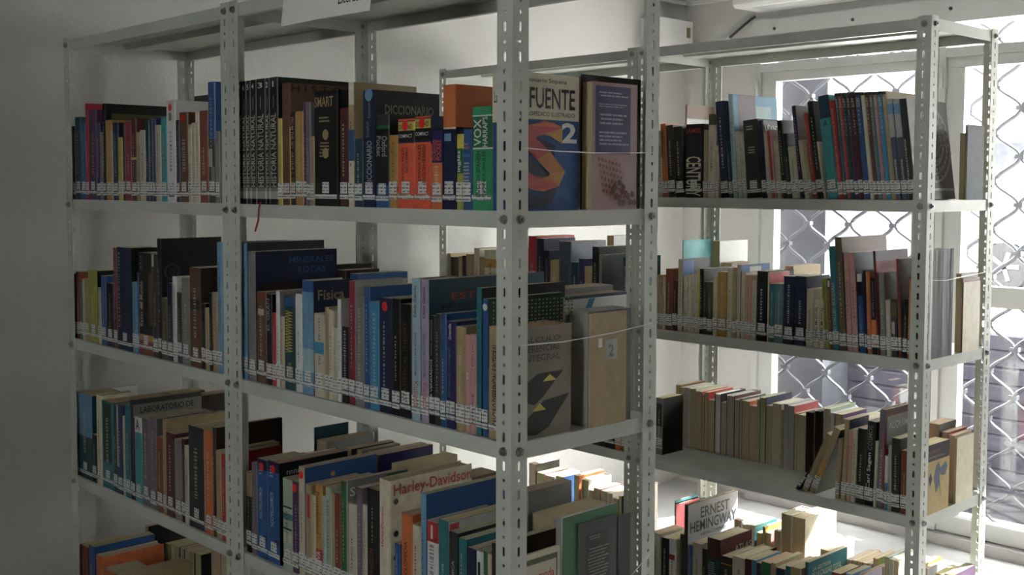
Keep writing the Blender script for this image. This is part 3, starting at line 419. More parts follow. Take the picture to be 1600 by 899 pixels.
('B1','f','borange',-0.2774,0.0120,0.0142,0.0478,0.1712,0.1230,0.0000,{'bd': [(0.72, 0.98,'navy'),(0.87, 0.97,'yellow'),(0.75, 0.86,'black')],'cb': [(0, 1, 0.7, 1,'navy')],'tx': [('s','OCÉANO','black','h', 0.1, 0.9, 0.885, 0.955),('s','COMPACT','white','h', 0.1, 0.9, 0.79, 0.83),('s','ESPAÑOL-INGLÉS','black','u', 0.2, 0.42, 0.3, 0.69),('s','ENGLISH-SPANISH','black','u', 0.5, 0.72, 0.28, 0.69)],'dot': 2},'orange dictionary with yellow and black top panel, right of two, upper shelf, nearest bay','books in the front row of the upper shelf, nearest bay',1),
('B1','f','orange',-0.2280,0.0120,0.0142,0.0316,0.1438,0.1014,0.0000,{'bd': [(0.59, 1,'violet')],'cb': [(0, 1, 0, 1,'violet')],'tx': [('s','OCÉANO','borange','u', 0.08, 0.45, 0.62, 0.88),('s','POCKET','borange','u', 0.5, 0.92, 0.62, 0.88),('s','','cream','m', 0.2, 0.8, 0.25, 0.55)]},'orange and violet pocket dictionary, 25th from left, front row, upper shelf, nearest bay','books in the front row of the upper shelf, nearest bay',1),
('B1','f','navy',-0.1958,0.0120,0.0142,0.0370,0.2245,0.1000,0.0000,{'bd': [(0.66, 1,'orange'),(0.645, 0.66,'cream')],'cb': [(0, 1, 0.66, 1,'orange'),(0, 1, 0, 0.66,'navy')],'sb': [(0.15, 0.65, 0.55, 0.61,'lblue')],'tx': [('c','O','tan','h', 0.35, 0.8, 0.68, 0.82)]},'tall dictionary, orange above and navy below, 26th from left, front row, upper shelf, nearest bay','books in the front row of the upper shelf, nearest bay',1),
('B1','f','green',-0.1581,0.0120,0.0142,0.0181,0.1350,0.1000,0.0000,{'bd': [(0.0, 0.48,'ygreen'),(0.81, 1,'yellow')],'tx': [('s','inglés','white','u', 0.2, 0.8, 0.5, 0.78)]},'green and yellow English course book, 27th from left, front row, upper shelf, nearest bay','books in the front row of the upper shelf, nearest bay',1),
('B1','f','blue',-0.1394,0.0120,0.0142,0.0218,0.1426,0.1055,0.0000,{'tx': [('s','PRÁCTICA','lblue','h', 0.1, 0.9, 0.66, 0.7),('s','','orange','m2', 0.1, 0.9, 0.74, 0.84),('s','','lgrey','m2', 0.1, 0.9, 0.3, 0.6)]},'blue book with orange heading beside green dictionary, 28th from left, upper shelf, nearest bay','books in the front row of the upper shelf, nearest bay',1),
('B1','f','bgreen',-0.1160,0.0120,0.0142,0.0527,0.1814,0.1324,0.0000,{'bd': [(0.59, 0.605,'white'),(0.905, 0.918,'white'),(0.605, 0.905,'green')],'tx': [('s','VOX','white','u', 0.12, 0.5, 0.62, 0.88),('s', "HARRAP'S",'white','u', 0.55, 0.8, 0.61, 0.9),('s','ENGLISH-SPANISH','dgreen','u', 0.25, 0.45, 0.13, 0.57),('s','ESPAÑOL-INGLÉS','dgreen','u', 0.5, 0.7, 0.13, 0.57)]},'bright green bilingual dictionary, 29th from left, front row, upper shelf, nearest bay','books in the front row of the upper shelf, nearest bay',1),
('B1','f','blue',-0.0618,0.0120,0.0142,0.0506,0.2379,0.1630,0.0000,{'hc': 1,'sp': 'fuente','lb': 0},'illustrated encyclopedic dictionary with giant orange S on blue cover, upper shelf, nearest bay','books in the front row of the upper shelf, nearest bay',1),
('B1','b','black',-0.0819,0.2000,0.0142,0.0544,0.2463,0.1680,0.0000,{'rev': 1,'hc': 1},'large black binder standing behind the encyclopedic dictionary, 1st from left, upper shelf, nearest bay','books in the rear row of the upper shelf, nearest bay',1),
('B1','b','pinkgrey',-0.0260,0.2000,0.0142,0.0255,0.2319,0.1259,0.0000,{'rev': 1,'sp': 'blurb'},'thick book with navy blurb panel on pinkish cover, 2nd from left, upper shelf, nearest bay','books in the rear row of the upper shelf, nearest bay',1),
('B2','f','lblue',-0.9062,0.0120,-0.3858,0.0246,0.3122,0.2079,0.0000,{'cb': [(0, 1, 0, 1,'dgrey')],'hc': 1},'tall light blue hardback, 1st from left, front row, second shelf, nearest bay','books in the front row of the second shelf, nearest bay',1),
('B2','f','grey',-0.8810,0.0120,-0.3858,0.0356,0.2932,0.2187,0.0000,{'hc': 1,'cb': [(0, 1, 0, 1,'navy'),(0.05, 1, 0.45, 0.75,'dbrown')],'tx': [('c','MINERALES','blue','h', 0.4, 0.95, 0.9, 0.95),('c','ROCAS','blue','h', 0.5, 0.85, 0.82, 0.87)]},'tall grey-spined book with navy and brown cover, 2nd from left, second shelf, nearest bay','books in the front row of the second shelf, nearest bay',1),
('B2','f','brown',-0.8448,0.0120,-0.3858,0.0414,0.2041,0.1540,0.0000,{'bd': [(0.93, 1,'rbrown')],'sb': [(0.2, 0.8, 0.75, 0.82,'ivory')]},'brown book, 3rd from left, front row, second shelf, nearest bay','books in the front row of the second shelf, nearest bay',1),
('B2','f','black',-0.8028,0.0120,-0.3858,0.0223,0.2021,0.1430,0.0000,{'tx': [('s','EL GRAN','lgrey','u', 0.2, 0.7, 0.6, 0.95)]},'black book, 4th from left, front row, second shelf, nearest bay','books in the front row of the second shelf, nearest bay',1),
('B2','f','red',-0.7799,0.0120,-0.3858,0.0157,0.1613,0.1172,0.0000,{'tx': [('s','','pink','m', 0.3, 0.8, 0.2, 0.8)]},None,None,0),
('B2','f','white',-0.7637,0.0120,-0.3858,0.0173,0.2112,0.1000,0.0000,{'cb': [(0, 1, 0, 1,'grey')]},'white book, 6th from left, front row, second shelf, nearest bay','books in the front row of the second shelf, nearest bay',1),
('B2','f','ivory',-0.7457,0.0120,-0.3858,0.0154,0.1569,0.1045,0.0000,{},'short ivory book, 7th from left, front row, second shelf, nearest bay','books in the front row of the second shelf, nearest bay',1),
('B2','f','dteal',-0.7298,0.0120,-0.3858,0.0430,0.2025,0.1479,0.0000,{'bd': [(0.9, 1,'blue')],'tx': [('s','FÍSICA','ygreen','u', 0.3, 0.7, 0.12, 0.3),('s','WWWWWWW','yellow','u', 0.15, 0.85, 0.4, 0.85)]},'dark teal physics book with yellow zigzag print, 8th from left, second shelf, nearest bay','books in the front row of the second shelf, nearest bay',1),
('B2','f','white',-0.6862,0.0120,-0.3858,0.0250,0.2105,0.1525,0.0000,{},'white book, 9th from left, front row, second shelf, nearest bay','books in the front row of the second shelf, nearest bay',1),
('B2','f','lblue',-0.6605,0.0120,-0.3858,0.0446,0.2419,0.1035,0.0000,{'hc': 1,'bd': [(0.2, 0.4,'pblue'),(0.9, 1,'blue')],'cb': [(0, 1, 0, 1,'navy')],'tx': [('c','Física','tan','h', 0.1, 0.75, 0.83, 0.92)]},'blue physics textbook with tan title on navy cover, 10th from left, second shelf, nearest bay','books in the front row of the second shelf, nearest bay',1),
('B2','f','ivory',-0.6153,0.0120,-0.3858,0.0385,0.1751,0.1329,0.0000,{'sb': [(0.05, 0.95, 0.52, 0.66,'cyan')],'tx': [('s','','black','m', 0.4, 0.7, 0.68, 0.95),('s','','black','m', 0.4, 0.75, 0.38, 0.5)]},'ivory book with cyan square on spine, 11th from left, front row, second shelf, nearest bay','books in the front row of the second shelf, nearest bay',1),
('B2','f','tan',-0.5762,0.0120,-0.3858,0.0138,0.1908,0.1416,0.0000,{},'tan book, 12th from left, front row, second shelf, nearest bay','books in the front row of the second shelf, nearest bay',1),
('B2','f','cream',-0.5618,0.0120,-0.3858,0.0169,0.1864,0.1283,0.0000,{},'cream book, 13th from left, front row, second shelf, nearest bay','books in the front row of the second shelf, nearest bay',1),
('B2','f','ivory',-0.5443,0.0120,-0.3858,0.0128,0.1505,0.1051,0.0000,{},None,None,0),
('B2','f','white',-0.5309,0.0120,-0.3858,0.0150,0.2107,0.1000,0.0000,{'cb': [(0, 1, 0, 1,'lgrey')]},'white book, 15th from left, front row, second shelf, nearest bay','books in the front row of the second shelf, nearest bay',1),
('B2','f','black',-0.5153,0.0120,-0.3858,0.0248,0.1564,0.1136,0.0000,{'tx': [('s','','white','m', 0.25, 0.75, 0.3, 0.95)]},'short black book, 16th from left, front row, second shelf, nearest bay','books in the front row of the second shelf, nearest bay',1),
('B2','f','crimson',-0.4899,0.0120,-0.3858,0.0214,0.2512,0.1320,0.0000,{'cb': [(0, 1, 0, 1,'lgrey')]},'crimson-spined book with pale grey cover, 17th from left, front row, second shelf, nearest bay','books in the front row of the second shelf, nearest bay',1),
('B2','f','grey',-0.4679,0.0120,-0.3858,0.0285,0.2207,0.1462,0.0000,{'tx': [('s','','ivory','m', 0.3, 0.7, 0.2, 0.9)]},'grey book, 18th from left, front row, second shelf, nearest bay','books in the front row of the second shelf, nearest bay',1),
('B2','f','blue',-0.4388,0.0120,-0.3858,0.0185,0.2426,0.1713,0.0000,{},'blue book, 19th from left, front row, second shelf, nearest bay','books in the front row of the second shelf, nearest bay',1),
('B2','f','cyan',-0.4197,0.0120,-0.3858,0.0298,0.2146,0.1452,0.0000,{'tx': [('s','','pblue','m', 0.3, 0.8, 0.1, 0.9)]},'cyan book, 20th from left, front row, second shelf, nearest bay','books in the front row of the second shelf, nearest bay',1),
('B2','f','navy',-0.3893,0.0120,-0.3858,0.0413,0.2243,0.1506,0.0000,{'dot': 1,'hc': 1,'tx': [('s','','lgrey','m', 0.3, 0.55, 0.2, 0.8)]},'navy hardback with a red dot at the top, 21st from left, second shelf, nearest bay','books in the front row of the second shelf, nearest bay',1),
('B2','f','black',-0.3476,0.0120,-0.3858,0.0248,0.2258,0.1504,0.0000,{},'black book, 22nd from left, front row, second shelf, nearest bay','books in the front row of the second shelf, nearest bay',1),
('B2','f','black',-0.3222,0.0120,-0.3858,0.0335,0.2175,0.1602,0.0000,{'tx': [('s','STATISTICAL THEORY','brown','u', 0.3, 0.65, 0.15, 0.85)]},'black book with brown vertical title, 23rd from left, front row, second shelf, nearest bay','books in the front row of the second shelf, nearest bay',1),
('B2','f','pblue',-0.2880,0.0120,-0.3858,0.0277,0.2686,0.1000,0.0000,{'tx': [('s','ESTADÍSTICA','red','u', 0.25, 0.75, 0.1, 0.28),('s','MÉTODOS Y APLICACIONES','dgrey','u', 0.35, 0.6, 0.32, 0.62),('s','Edwin Galindo','dgrey','u', 0.3, 0.6, 0.73, 0.95)],'cb': [(0, 1, 0, 1,'grey')]},'pale blue statistics book with red title at the foot, second shelf, nearest bay','books in the front row of the second shelf, nearest bay',1),
('B2','f','lilac',-0.2598,0.0120,-0.3858,0.0246,0.2684,0.3014,0.0000,{'hc': 1,'cb': [(0, 1, 0, 1,'dteal')],'tx': [('s','ESTADÍSTICA','red','u', 0.25, 0.75, 0.1, 0.28),('s','MÉTODOS Y APLICACIONES','blue','u', 0.35, 0.6, 0.32, 0.62),('s','Edwin Galindo','navy','u', 0.3, 0.6, 0.73, 0.95),('c','ESTADÍSTICA','red','h', 0.18, 0.98, 0.85, 0.91),('c','MÉTODOS Y APLICACIONES','black','h', 0.1, 1.0, 0.79, 0.83)]},'lilac-spined statistics book with red title on teal cover, 25th from left, second shelf, nearest bay','books in the front row of the second shelf, nearest bay',1),
('B2','f','black',-0.2345,0.0120,-0.3858,0.0150,0.2024,0.1362,0.0000,{'tx': [('s','OJOS VENDADOS','white','u', 0.25, 0.75, 0.15, 0.6),('s','ANDRES OPPENHEIMER','lgrey','u', 0.35, 0.65, 0.63, 0.97)]},'black book with white vertical capitals, 26th from left, front row, second shelf, nearest bay','books in the front row of the second shelf, nearest bay',1),
('B2','f','dgrey',-0.2190,0.0120,-0.3858,0.0160,0.2069,0.1417,0.0000,{},'charcoal book, 27th from left, front row, second shelf, nearest bay','books in the front row of the second shelf, nearest bay',1),
('B2','f','blue',-0.2023,0.0120,-0.3858,0.0152,0.2090,0.1461,0.0000,{},'blue book, 28th from left, front row, second shelf, nearest bay','books in the front row of the second shelf, nearest bay',1),
('B2','f','violet',-0.1865,0.0120,-0.3858,0.0264,0.1967,0.1469,0.0000,{'tx': [('s','Cálculo diferencial e integral','bgreen','u', 0.25, 0.55, 0.1, 0.75),('s','Granville','white','u', 0.3, 0.6, 0.83, 0.98)]},'violet calculus book with green lettering, 29th from left, front row, second shelf, nearest bay','books in the front row of the second shelf, nearest bay',1),
('B2','f','tan',-0.1595,0.0120,-0.3858,0.0259,0.1894,0.1265,0.0000,{},'tan book, 30th from left, front row, second shelf, nearest bay','books in the front row of the second shelf, nearest bay',1),
('B2','f','pink',-0.1330,0.0120,-0.3858,0.0139,0.1764,0.1243,0.0000,{'tx': [('s','2','cream','h', 0.3, 0.7, 0.55, 0.62)]},'pink book, 31st from left, front row, second shelf, nearest bay','books in the front row of the second shelf, nearest bay',1),
('B2','f','pink',-0.1185,0.0120,-0.3858,0.0132,0.1786,0.1277,0.0000,{'tx': [('s','','dgrey','m', 0.2, 0.8, 0.1, 0.4),('s','','dgrey','m', 0.3, 0.7, 0.65, 0.9)]},'pink book, 32nd from left, front row, second shelf, nearest bay','books in the front row of the second shelf, nearest bay',1),
('B2','f','teal',-0.1047,0.0120,-0.3858,0.0159,0.2628,0.2108,0.0000,{'cb': [(0, 1, 0, 1,'black')],'tx': [('s','','dteal','m', 0.3, 0.7, 0.1, 0.9)]},'tall teal-spined book with black cover, 33rd from left, front row, second shelf, nearest bay','books in the front row of the second shelf, nearest bay',1),
('B2','f','blue',-0.0883,0.0120,-0.3858,0.0157,0.2450,0.1939,0.0000,{'cb': [(0.0, 1, 0.5, 1,'dgreen')],'sp': 'woven','disc': [(0.5, 0.94, 0.4,'white')]},'blue-spined book with green woven pattern on cover, 34th from left, second shelf, nearest bay','books in the front row of the second shelf, nearest bay',1),
('B2','f','tan',-0.0720,0.0120,-0.3858,0.0622,0.1974,0.1454,0.0000,{'sp': 'calculo','hc': 0,'tx': [('s','CALCULO DIFERENCIAL E INTEGRAL','black','u', 0.2, 0.45, 0.12, 0.85)]},'tan calculus book with black angular shapes on cover, 35th from left, second shelf, nearest bay','books in the front row of the second shelf, nearest bay',1),
('B2','b','black',-0.8826,0.2300,-0.3858,0.0270,0.2528,0.1102,0.0000,{},None,None,0),
('B2','b','dbrown',-0.8479,0.2300,-0.3858,0.0372,0.2426,0.1000,0.0000,{},None,None,0),
('B2','b','blue',-0.7925,0.2300,-0.3858,0.0343,0.2369,0.1450,0.0000,{},'blue book, 3rd from left, rear row, second shelf, nearest bay','books in the rear row of the second shelf, nearest bay',1),
('B2','b','white',-0.1529,0.2000,-0.3858,0.0502,0.2473,0.1750,0.0000,{'rev': 1,'cb': [(0, 1, 0, 1,'grey')]},'grey book with white top edge behind the calculus book, second shelf, nearest bay','books in the rear row of the second shelf, nearest bay',1),
('B2','b','white',-0.0999,0.2000,-0.3858,0.0325,0.2366,0.1750,0.0000,{'rev': 1,'cb': [(0, 1, 0, 1,'white')],'sp': 'bluestripe'},'white book with a blue diagonal stripe, 5th from left, rear row, second shelf, nearest bay','books in the rear row of the second shelf, nearest bay',1),
('B2','b','mauve',-0.0579,0.2000,-0.3858,0.0510,0.2133,0.1218,0.0000,{'rev': 1,'pc': 'lgrey'},'thick worn book with grey page edges facing out, 6th from left, second shelf, nearest bay','books in the rear row of the second shelf, nearest bay',1),
('B2','b','tan',-0.0065,0.2000,-0.3858,0.0060,0.2097,0.1005,0.0000,{'rev': 1,'sp': 'two'},'tan book with paper tag marked 2, 7th from left, rear row, second shelf, nearest bay','books in the rear row of the second shelf, nearest bay',1),
('B3','f','black',-0.8970,0.0120,-0.7858,0.0221,0.1860,0.1266,0.0000,{'bd': [(0.7, 1,'tan')]},'black book, 1st from left, front row, third shelf, nearest bay','books in the front row of the third shelf, nearest bay',1),
('B3','f','mauve',-0.8739,0.0120,-0.7858,0.0244,0.2117,0.1431,0.0000,{},'mauve book, 2nd from left, front row, third shelf, nearest bay','books in the front row of the third shelf, nearest bay',1),
('B3','f','blue',-0.8487,0.0120,-0.7858,0.0441,0.2257,0.1000,0.0000,{'dot': 1,'bd': [(0.9, 1,'navy')],'tx': [('s','ADMINISTRACIÓN','pblue','d', 0.25, 0.6, 0.4, 0.72),('s','','pblue','m2', 0.2, 0.6, 0.84, 0.96)],'sb': [(0.6, 0.9, 0.18, 0.24,'navy')]},'blue management book with red dot, left of a pair, third shelf, nearest bay','books in the front row of the third shelf, nearest bay',1),
('B3','f','blue',-0.8041,0.0120,-0.7858,0.0497,0.2289,0.1825,0.0000,{'dot': 1,'hc': 1,'cb': [(0, 1, 0, 1,'black')],'bd': [(0.9, 1,'navy')],'tx': [('s','ADMINISTRACIÓN','pblue','d', 0.25, 0.6, 0.36, 0.7),('s','','pblue','m2', 0.2, 0.6, 0.84, 0.96),('c','nnnn','lgrey','h', 0.1, 0.3, 0.88, 0.92)],'sb': [(0.6, 0.9, 0.18, 0.24,'navy')]},'blue management book with red dot, right of a pair, third shelf, nearest bay','books in the front row of the third shelf, nearest bay',1),
('B3','f','pgreen',-0.7427,0.0120,-0.7858,0.0374,0.2010,0.1395,0.0000,{'sb': [(0, 1, 0.68, 0.7,'black'),(0, 1, 0.44, 0.46,'black')],'bd': [(0.3, 0.4,'ivory'),(0.55, 0.62,'teal')]},'pale green book with two black spine lines, 5th from left, third shelf, nearest bay','books in the front row of the third shelf, nearest bay',1),
('B3','f','purple',-0.7049,0.0120,-0.7858,0.0253,0.2015,0.1340,0.0000,{'dot': 1,'tx': [('s','','lilac','m', 0.4, 0.9, 0.15, 0.75)]},'purple book, 6th from left, front row, third shelf, nearest bay','books in the front row of the third shelf, nearest bay',1),
('B3','f','ivory',-0.6785,0.0120,-0.7858,0.0246,0.2380,0.1909,0.0000,{'dot': 1,'cb': [(0, 1, 0, 1,'blue')],'disc2': [(0.38, 0.9, 0.03,'mustard')],'tx': [('s','','dgrey','m', 0.35, 0.65, 0.3, 0.6)]},'ivory-spined book with blue cover and gold dot, 7th from left, third shelf, nearest bay','books in the front row of the third shelf, nearest bay',1),
('B3','f','tan',-0.6535,0.0120,-0.7858,0.0229,0.2047,0.1351,0.0000,{'sb': [(0.4, 0.8, 0.65, 0.9,'red')]},'tan book, 8th from left, front row, third shelf, nearest bay','books in the front row of the third shelf, nearest bay',1),
('B3','f','ivory',-0.6302,0.0120,-0.7858,0.0142,0.1848,0.1248,0.0000,{},'ivory book, 9th from left, front row, third shelf, nearest bay','books in the front row of the third shelf, nearest bay',1),
('B3','f','mustard',-0.6151,0.0120,-0.7858,0.0254,0.2121,0.1422,0.0000,{'bd': [(0, 0.35,'red')],'tx': [('s','Rentabilidad','rbrown','d', 0.2, 0.7, 0.5, 0.93),('s','NUEVA','white','u', 0.2, 0.8, 0.12, 0.33)]},'yellow and red book with dark red script, 10th from left, third shelf, nearest bay','books in the front row of the third shelf, nearest bay',1),
('B3','f','pblue',-0.5893,0.0120,-0.7858,0.0108,0.1909,0.1329,0.0000,{},None,None,0),
('B3','f','pgreen',-0.5777,0.0120,-0.7858,0.0219,0.2129,0.1410,0.0000,{},'pale green book, 12th from left, front row, third shelf, nearest bay','books in the front row of the third shelf, nearest bay',1),
('B3','f','tan',-0.5553,0.0120,-0.7858,0.0091,0.2043,0.1527,0.0000,{},None,None,0),
('B3','f','rbrown',-0.5456,0.0120,-0.7858,0.0230,0.2062,0.1488,0.0000,{},'rust brown book, 14th from left, front row, third shelf, nearest bay','books in the front row of the third shelf, nearest bay',1),
('B3','f','green',-0.5218,0.0120,-0.7858,0.0197,0.2367,0.1598,0.0000,{},'green book, 15th from left, front row, third shelf, nearest bay','books in the front row of the third shelf, nearest bay',1),
('B3','f','lgrey',-0.5015,0.0120,-0.7858,0.0050,0.2406,0.1000,0.0000,{'cb': [(0, 1, 0, 1,'grey')],'tx': [('c','Su','white','h', 0.05, 0.35, 0.86, 0.94)]},'thin light grey book, 16th from left, front row, third shelf, nearest bay','books in the front row of the third shelf, nearest bay',1),
('B3','f','ivory',-0.4961,0.0120,-0.7858,0.0286,0.1970,0.1350,0.0000,{},'ivory book, 17th from left, front row, third shelf, nearest bay','books in the front row of the third shelf, nearest bay',1),
('B3','f','mauve',-0.4667,0.0120,-0.7858,0.0190,0.2347,0.1631,0.0000,{},'mauve book, 18th from left, front row, third shelf, nearest bay','books in the front row of the third shelf, nearest bay',1),
('B3','f','ivory',-0.4473,0.0120,-0.7858,0.0147,0.2029,0.1413,0.0000,{},'ivory book, 19th from left, front row, third shelf, nearest bay','books in the front row of the third shelf, nearest bay',1),
('B3','f','black',-0.4318,0.0120,-0.7858,0.0389,0.2395,0.1610,0.0000,{'hc': 1,'tx': [('s','HARLEY-DAVIDSON','rbrown','u', 0.25, 0.6, 0.05, 0.5),('s','','lgrey','m', 0.4, 0.6, 0.55, 0.85)]},'black motorcycle book with rust-coloured capitals, 20th from left, front row, third shelf, nearest bay','books in the front row of the third shelf, nearest bay',1),
('B3','f','cream',-0.3910,0.0120,-0.7858,0.0351,0.2666,0.2133,0.0000,{'hc': 1,'tx': [('s','Harley-Davidson','red','u', 0.25, 0.55, 0.5, 0.8),('c','Harley-Davidson','red','h', 0.04, 0.99, 0.86, 0.97)],'sp': 'dots'},'cream motorcycle book with red script title on cover, 21st from left, third shelf, nearest bay','books in the front row of the third shelf, nearest bay',1),
('B3','f','blue',-0.3424,0.0120,-0.7858,0.0171,0.1484,0.1106,0.0000,{},None,None,0),
('B3','f','orange',-0.3207,0.0120,-0.7858,0.0335,0.2135,0.1000,0.0000,{'tx': [('s','ENCICLOPEDIA','dbrown','u', 0.3, 0.6, 0.3, 0.75)]},'orange encyclopedia beside the cream motorcycle book, 23rd from left, front row, third shelf, nearest bay','books in the front row of the third shelf, nearest bay',1),
('B3','f','ivory',-0.2867,0.0120,-0.7858,0.0241,0.1977,0.1502,0.0000,{'tx': [('s','','black','m', 0.3, 0.6, 0.3, 0.8)]},'ivory book, 24th from left, front row, third shelf, nearest bay','books in the front row of the third shelf, nearest bay',1),
('B3','f','lblue',-0.2618,0.0120,-0.7858,0.0181,0.2636,0.2215,0.0000,{'cb': [(0, 1, 0, 1,'blue')]},'large blue book with plain blue cover, 25th from left, front row, third shelf, nearest bay','books in the front row of the third shelf, nearest bay',1),
('B3','f','white',-0.2432,0.0120,-0.7858,0.0328,0.2155,0.1523,0.0000,{'bd': [(0.82, 1,'red')],'tx': [('s','1','white','h', 0.42, 0.6, 0.85, 0.97),('s','','dgrey','m', 0.2, 0.8, 0.3, 0.8)]},'white book with red top and numeral 1, 26th from left, third shelf, nearest bay','books in the front row of the third shelf, nearest bay',1),
('B3','f','teal',-0.2098,0.0120,-0.7858,0.0301,0.2244,0.1608,0.0000,{'hc': 1,'cb': [(0, 1, 0, 1,'lgrey'),(0.02, 0.16, 0.9, 0.98,'red')]},'teal book with grey cover and red patch, 27th from left, third shelf, nearest bay','books in the front row of the third shelf, nearest bay',1),
('B3','f','dgrey',-0.1791,0.0120,-0.7858,0.0257,0.2088,0.1359,0.0000,{'tx': [('s','MECÁNICA','lgrey','u', 0.3, 0.65, 0.4, 0.75)],'cb': [(0, 1, 0, 1,'black')]},'charcoal book, 28th from left, front row, third shelf, nearest bay','books in the front row of the third shelf, nearest bay',1),
('B3','f','teal',-0.1528,0.0120,-0.7858,0.0215,0.2022,0.1149,0.0000,{'hc': 0},'teal book, 29th from left, front row, third shelf, nearest bay','books in the front row of the third shelf, nearest bay',1),
('B3','f','navy',-0.1307,0.0120,-0.7858,0.0262,0.1900,0.1346,0.0000,{'hc': 1},'navy hardback, 30th from left, front row, third shelf, nearest bay','books in the front row of the third shelf, nearest bay',1),
('B3','f','white',-0.1039,0.0120,-0.7858,0.0176,0.1902,0.1272,0.0000,{'sb': [(0.3, 0.7, 0.6, 0.9,'black')]},None,None,0),
('B3','f','green',-0.0857,0.0120,-0.7858,0.0106,0.1930,0.1293,0.0000,{},None,None,0),
('B3','f','ivory',-0.0745,0.0120,-0.7858,0.0101,0.1926,0.1337,0.0000,{'sb': [(0.2, 0.8, 0.6, 0.8,'red')]},None,None,0),
('B3','f','dbrown',-0.0638,0.0120,-0.7858,0.0175,0.2135,0.1466,0.0000,{},'dark brown book, 34th from left, front row, third shelf, nearest bay','books in the front row of the third shelf, nearest bay',1),
('B3','f','cream',-0.0067,0.0120,-0.7858,0.0062,0.1999,0.1086,0.0000,{'sp': 'comprenda','lb': 0},'cream book with red title and olive border, 35th from left, third shelf, nearest bay','books in the front row of the third shelf, nearest bay',1),
('B3','m','black',-0.0065,0.1700,-0.7858,0.0040,0.2202,0.1471,0.0000,{'rev': 1,'pc': 'tan','cb': [(0, 1, 0, 1,'black'),(0.0, 0.22, 0.0, 0.82,'ivory')]},'black book with ivory panel and brown page edges, 1st from left, third shelf, nearest bay','books in the middle row of the third shelf, nearest bay',1),
('B3','m','white',-0.0065,0.1300,-0.7858,0.0040,0.2465,0.1514,0.0000,{'cb': [(0, 1, 0, 1,'green')],'lb': 0},'book with plain green cover, at the corner, 2nd from left, third shelf, nearest bay','books in the middle row of the third shelf, nearest bay',1),
('B3','m','dgrey',-0.0065,0.1700,-0.7858,0.0060,0.2273,0.1080,0.0000,{'rev': 1,'pc': 'lgrey','sp': 'backtext'},'dark grey book with faint text block, next to corner string, third shelf, nearest bay','books in the middle row of the third shelf, nearest bay',1),
('B3','b','dteal',-0.9235,0.2150,-0.7858,0.0040,0.2543,0.1000,0.0000,{'rev': 1},'thin dark teal book with pages facing out, 1st from left, third shelf, nearest bay','books in the rear row of the third shelf, nearest bay',1),
('B3','b','dbrown',-0.9235,0.2150,-0.7858,0.0040,0.2269,0.1000,0.0000,{'rev': 1},None,None,0),
('B3','b','tan',-0.9235,0.2150,-0.7858,0.0040,0.2234,0.1255,0.0000,{'rev': 1},None,None,0),
('B3','b','grey',-0.9108,0.2150,-0.7858,0.0431,0.2266,0.1404,0.0000,{'rev': 1},'thick grey book with pages facing out, 5th from left, rear row, third shelf, nearest bay','books in the rear row of the third shelf, nearest bay',1),
('B3','b','dgrey',-0.7910,0.2150,-0.7858,0.0241,0.2269,0.1267,0.0000,{'rev': 1},None,None,0),
('B3','b','grey',-0.7460,0.2150,-0.7858,0.0195,0.2298,0.1139,0.0000,{'rev': 1},None,None,0),
('B3','b','lgrey',-0.7020,0.2150,-0.7858,0.0272,0.2326,0.1540,0.0000,{'rev': 1},None,None,0),
('B3','b','violet',-0.6745,0.2150,-0.7858,0.0141,0.2313,0.1600,0.0000,{'rev': 1},'indigo book with pages facing out, 9th from left, rear row, third shelf, nearest bay','books in the rear row of the third shelf, nearest bay',1),
('B3','b','tan',-0.6145,0.2150,-0.7858,0.0424,0.2226,0.1600,0.0000,{'rev': 1},'thick tan book with pages facing out, 10th from left, rear row, third shelf, nearest bay','books in the rear row of the third shelf, nearest bay',1),
('B3','b','brown',-0.4486,0.2150,-0.7858,0.0549,0.2233,0.1192,0.0000,{'rev': 1},None,None,0),
('B3','b','grey',-0.2091,0.2150,-0.7858,0.0330,0.2440,0.1250,0.0000,{'rev': 1},'grey plastic-wrapped book, upper at the corner, 12th from left, rear row, third shelf, nearest bay','books in the rear row of the third shelf, nearest bay',1),
('B3','b','lgrey',-0.1648,0.2150,-0.7858,0.0582,0.2056,0.1600,0.0000,{'rev': 1},'thick grey plastic-wrapped book behind the cream book, 13th from left, third shelf, nearest bay','books in the rear row of the third shelf, nearest bay',1),
('C2','f','tan',-1.7846,1.3704,-0.3766,0.0177,0.1855,0.1306,0.0000,{},None,None,0),
('C2','f','dbrown',-1.7663,1.3704,-0.3766,0.0209,0.1728,0.1153,0.0000,{},None,None,0),
('C2','f','brown',-1.7447,1.3704,-0.3766,0.0224,0.1738,0.1189,0.0000,{},None,None,0),
('C2','f','tan',-1.7217,1.3704,-0.3766,0.0190,0.1776,0.1185,0.0000,{},None,None,0),
('C2','f','dbrown',-1.7021,1.3704,-0.3766,0.0205,0.1812,0.1317,0.0000,{},None,None,0),
('C2','f','tan',-1.6811,1.3704,-0.3766,0.0426,0.1875,0.1385,0.0000,{},None,None,0),
('C2','f','ivory',-1.6379,1.3704,-0.3766,0.0278,0.2107,0.1579,0.0000,{},None,None,0),
('C2','f','tan',-1.6094,1.3704,-0.3766,0.0268,0.1803,0.1218,0.0000,{},None,None,0),
('C2','f','cream',-1.5821,1.3704,-0.3766,0.0648,0.2067,0.1513,0.0000,{'bd': [(0.7, 0.85,'mustard')]},None,None,0),
('C2','f','ivory',-1.4086,1.3704,-0.3766,0.0464,0.2204,0.1486,0.0000,{},None,None,0),
('C2','f','red',-1.3618,1.3704,-0.3766,0.0407,0.2635,0.1850,0.0000,{},'red book, 12th from left, front row, second shelf, half-hidden bay','books in the front row of the second shelf, half-hidden bay',1),
('C2','f','navy',-1.3205,1.3704,-0.3766,0.0324,0.2565,0.1550,0.0000,{'hc': 1},'navy hardback, 13th from left, front row, second shelf, half-hidden bay','books in the front row of the second shelf, half-hidden bay',1),
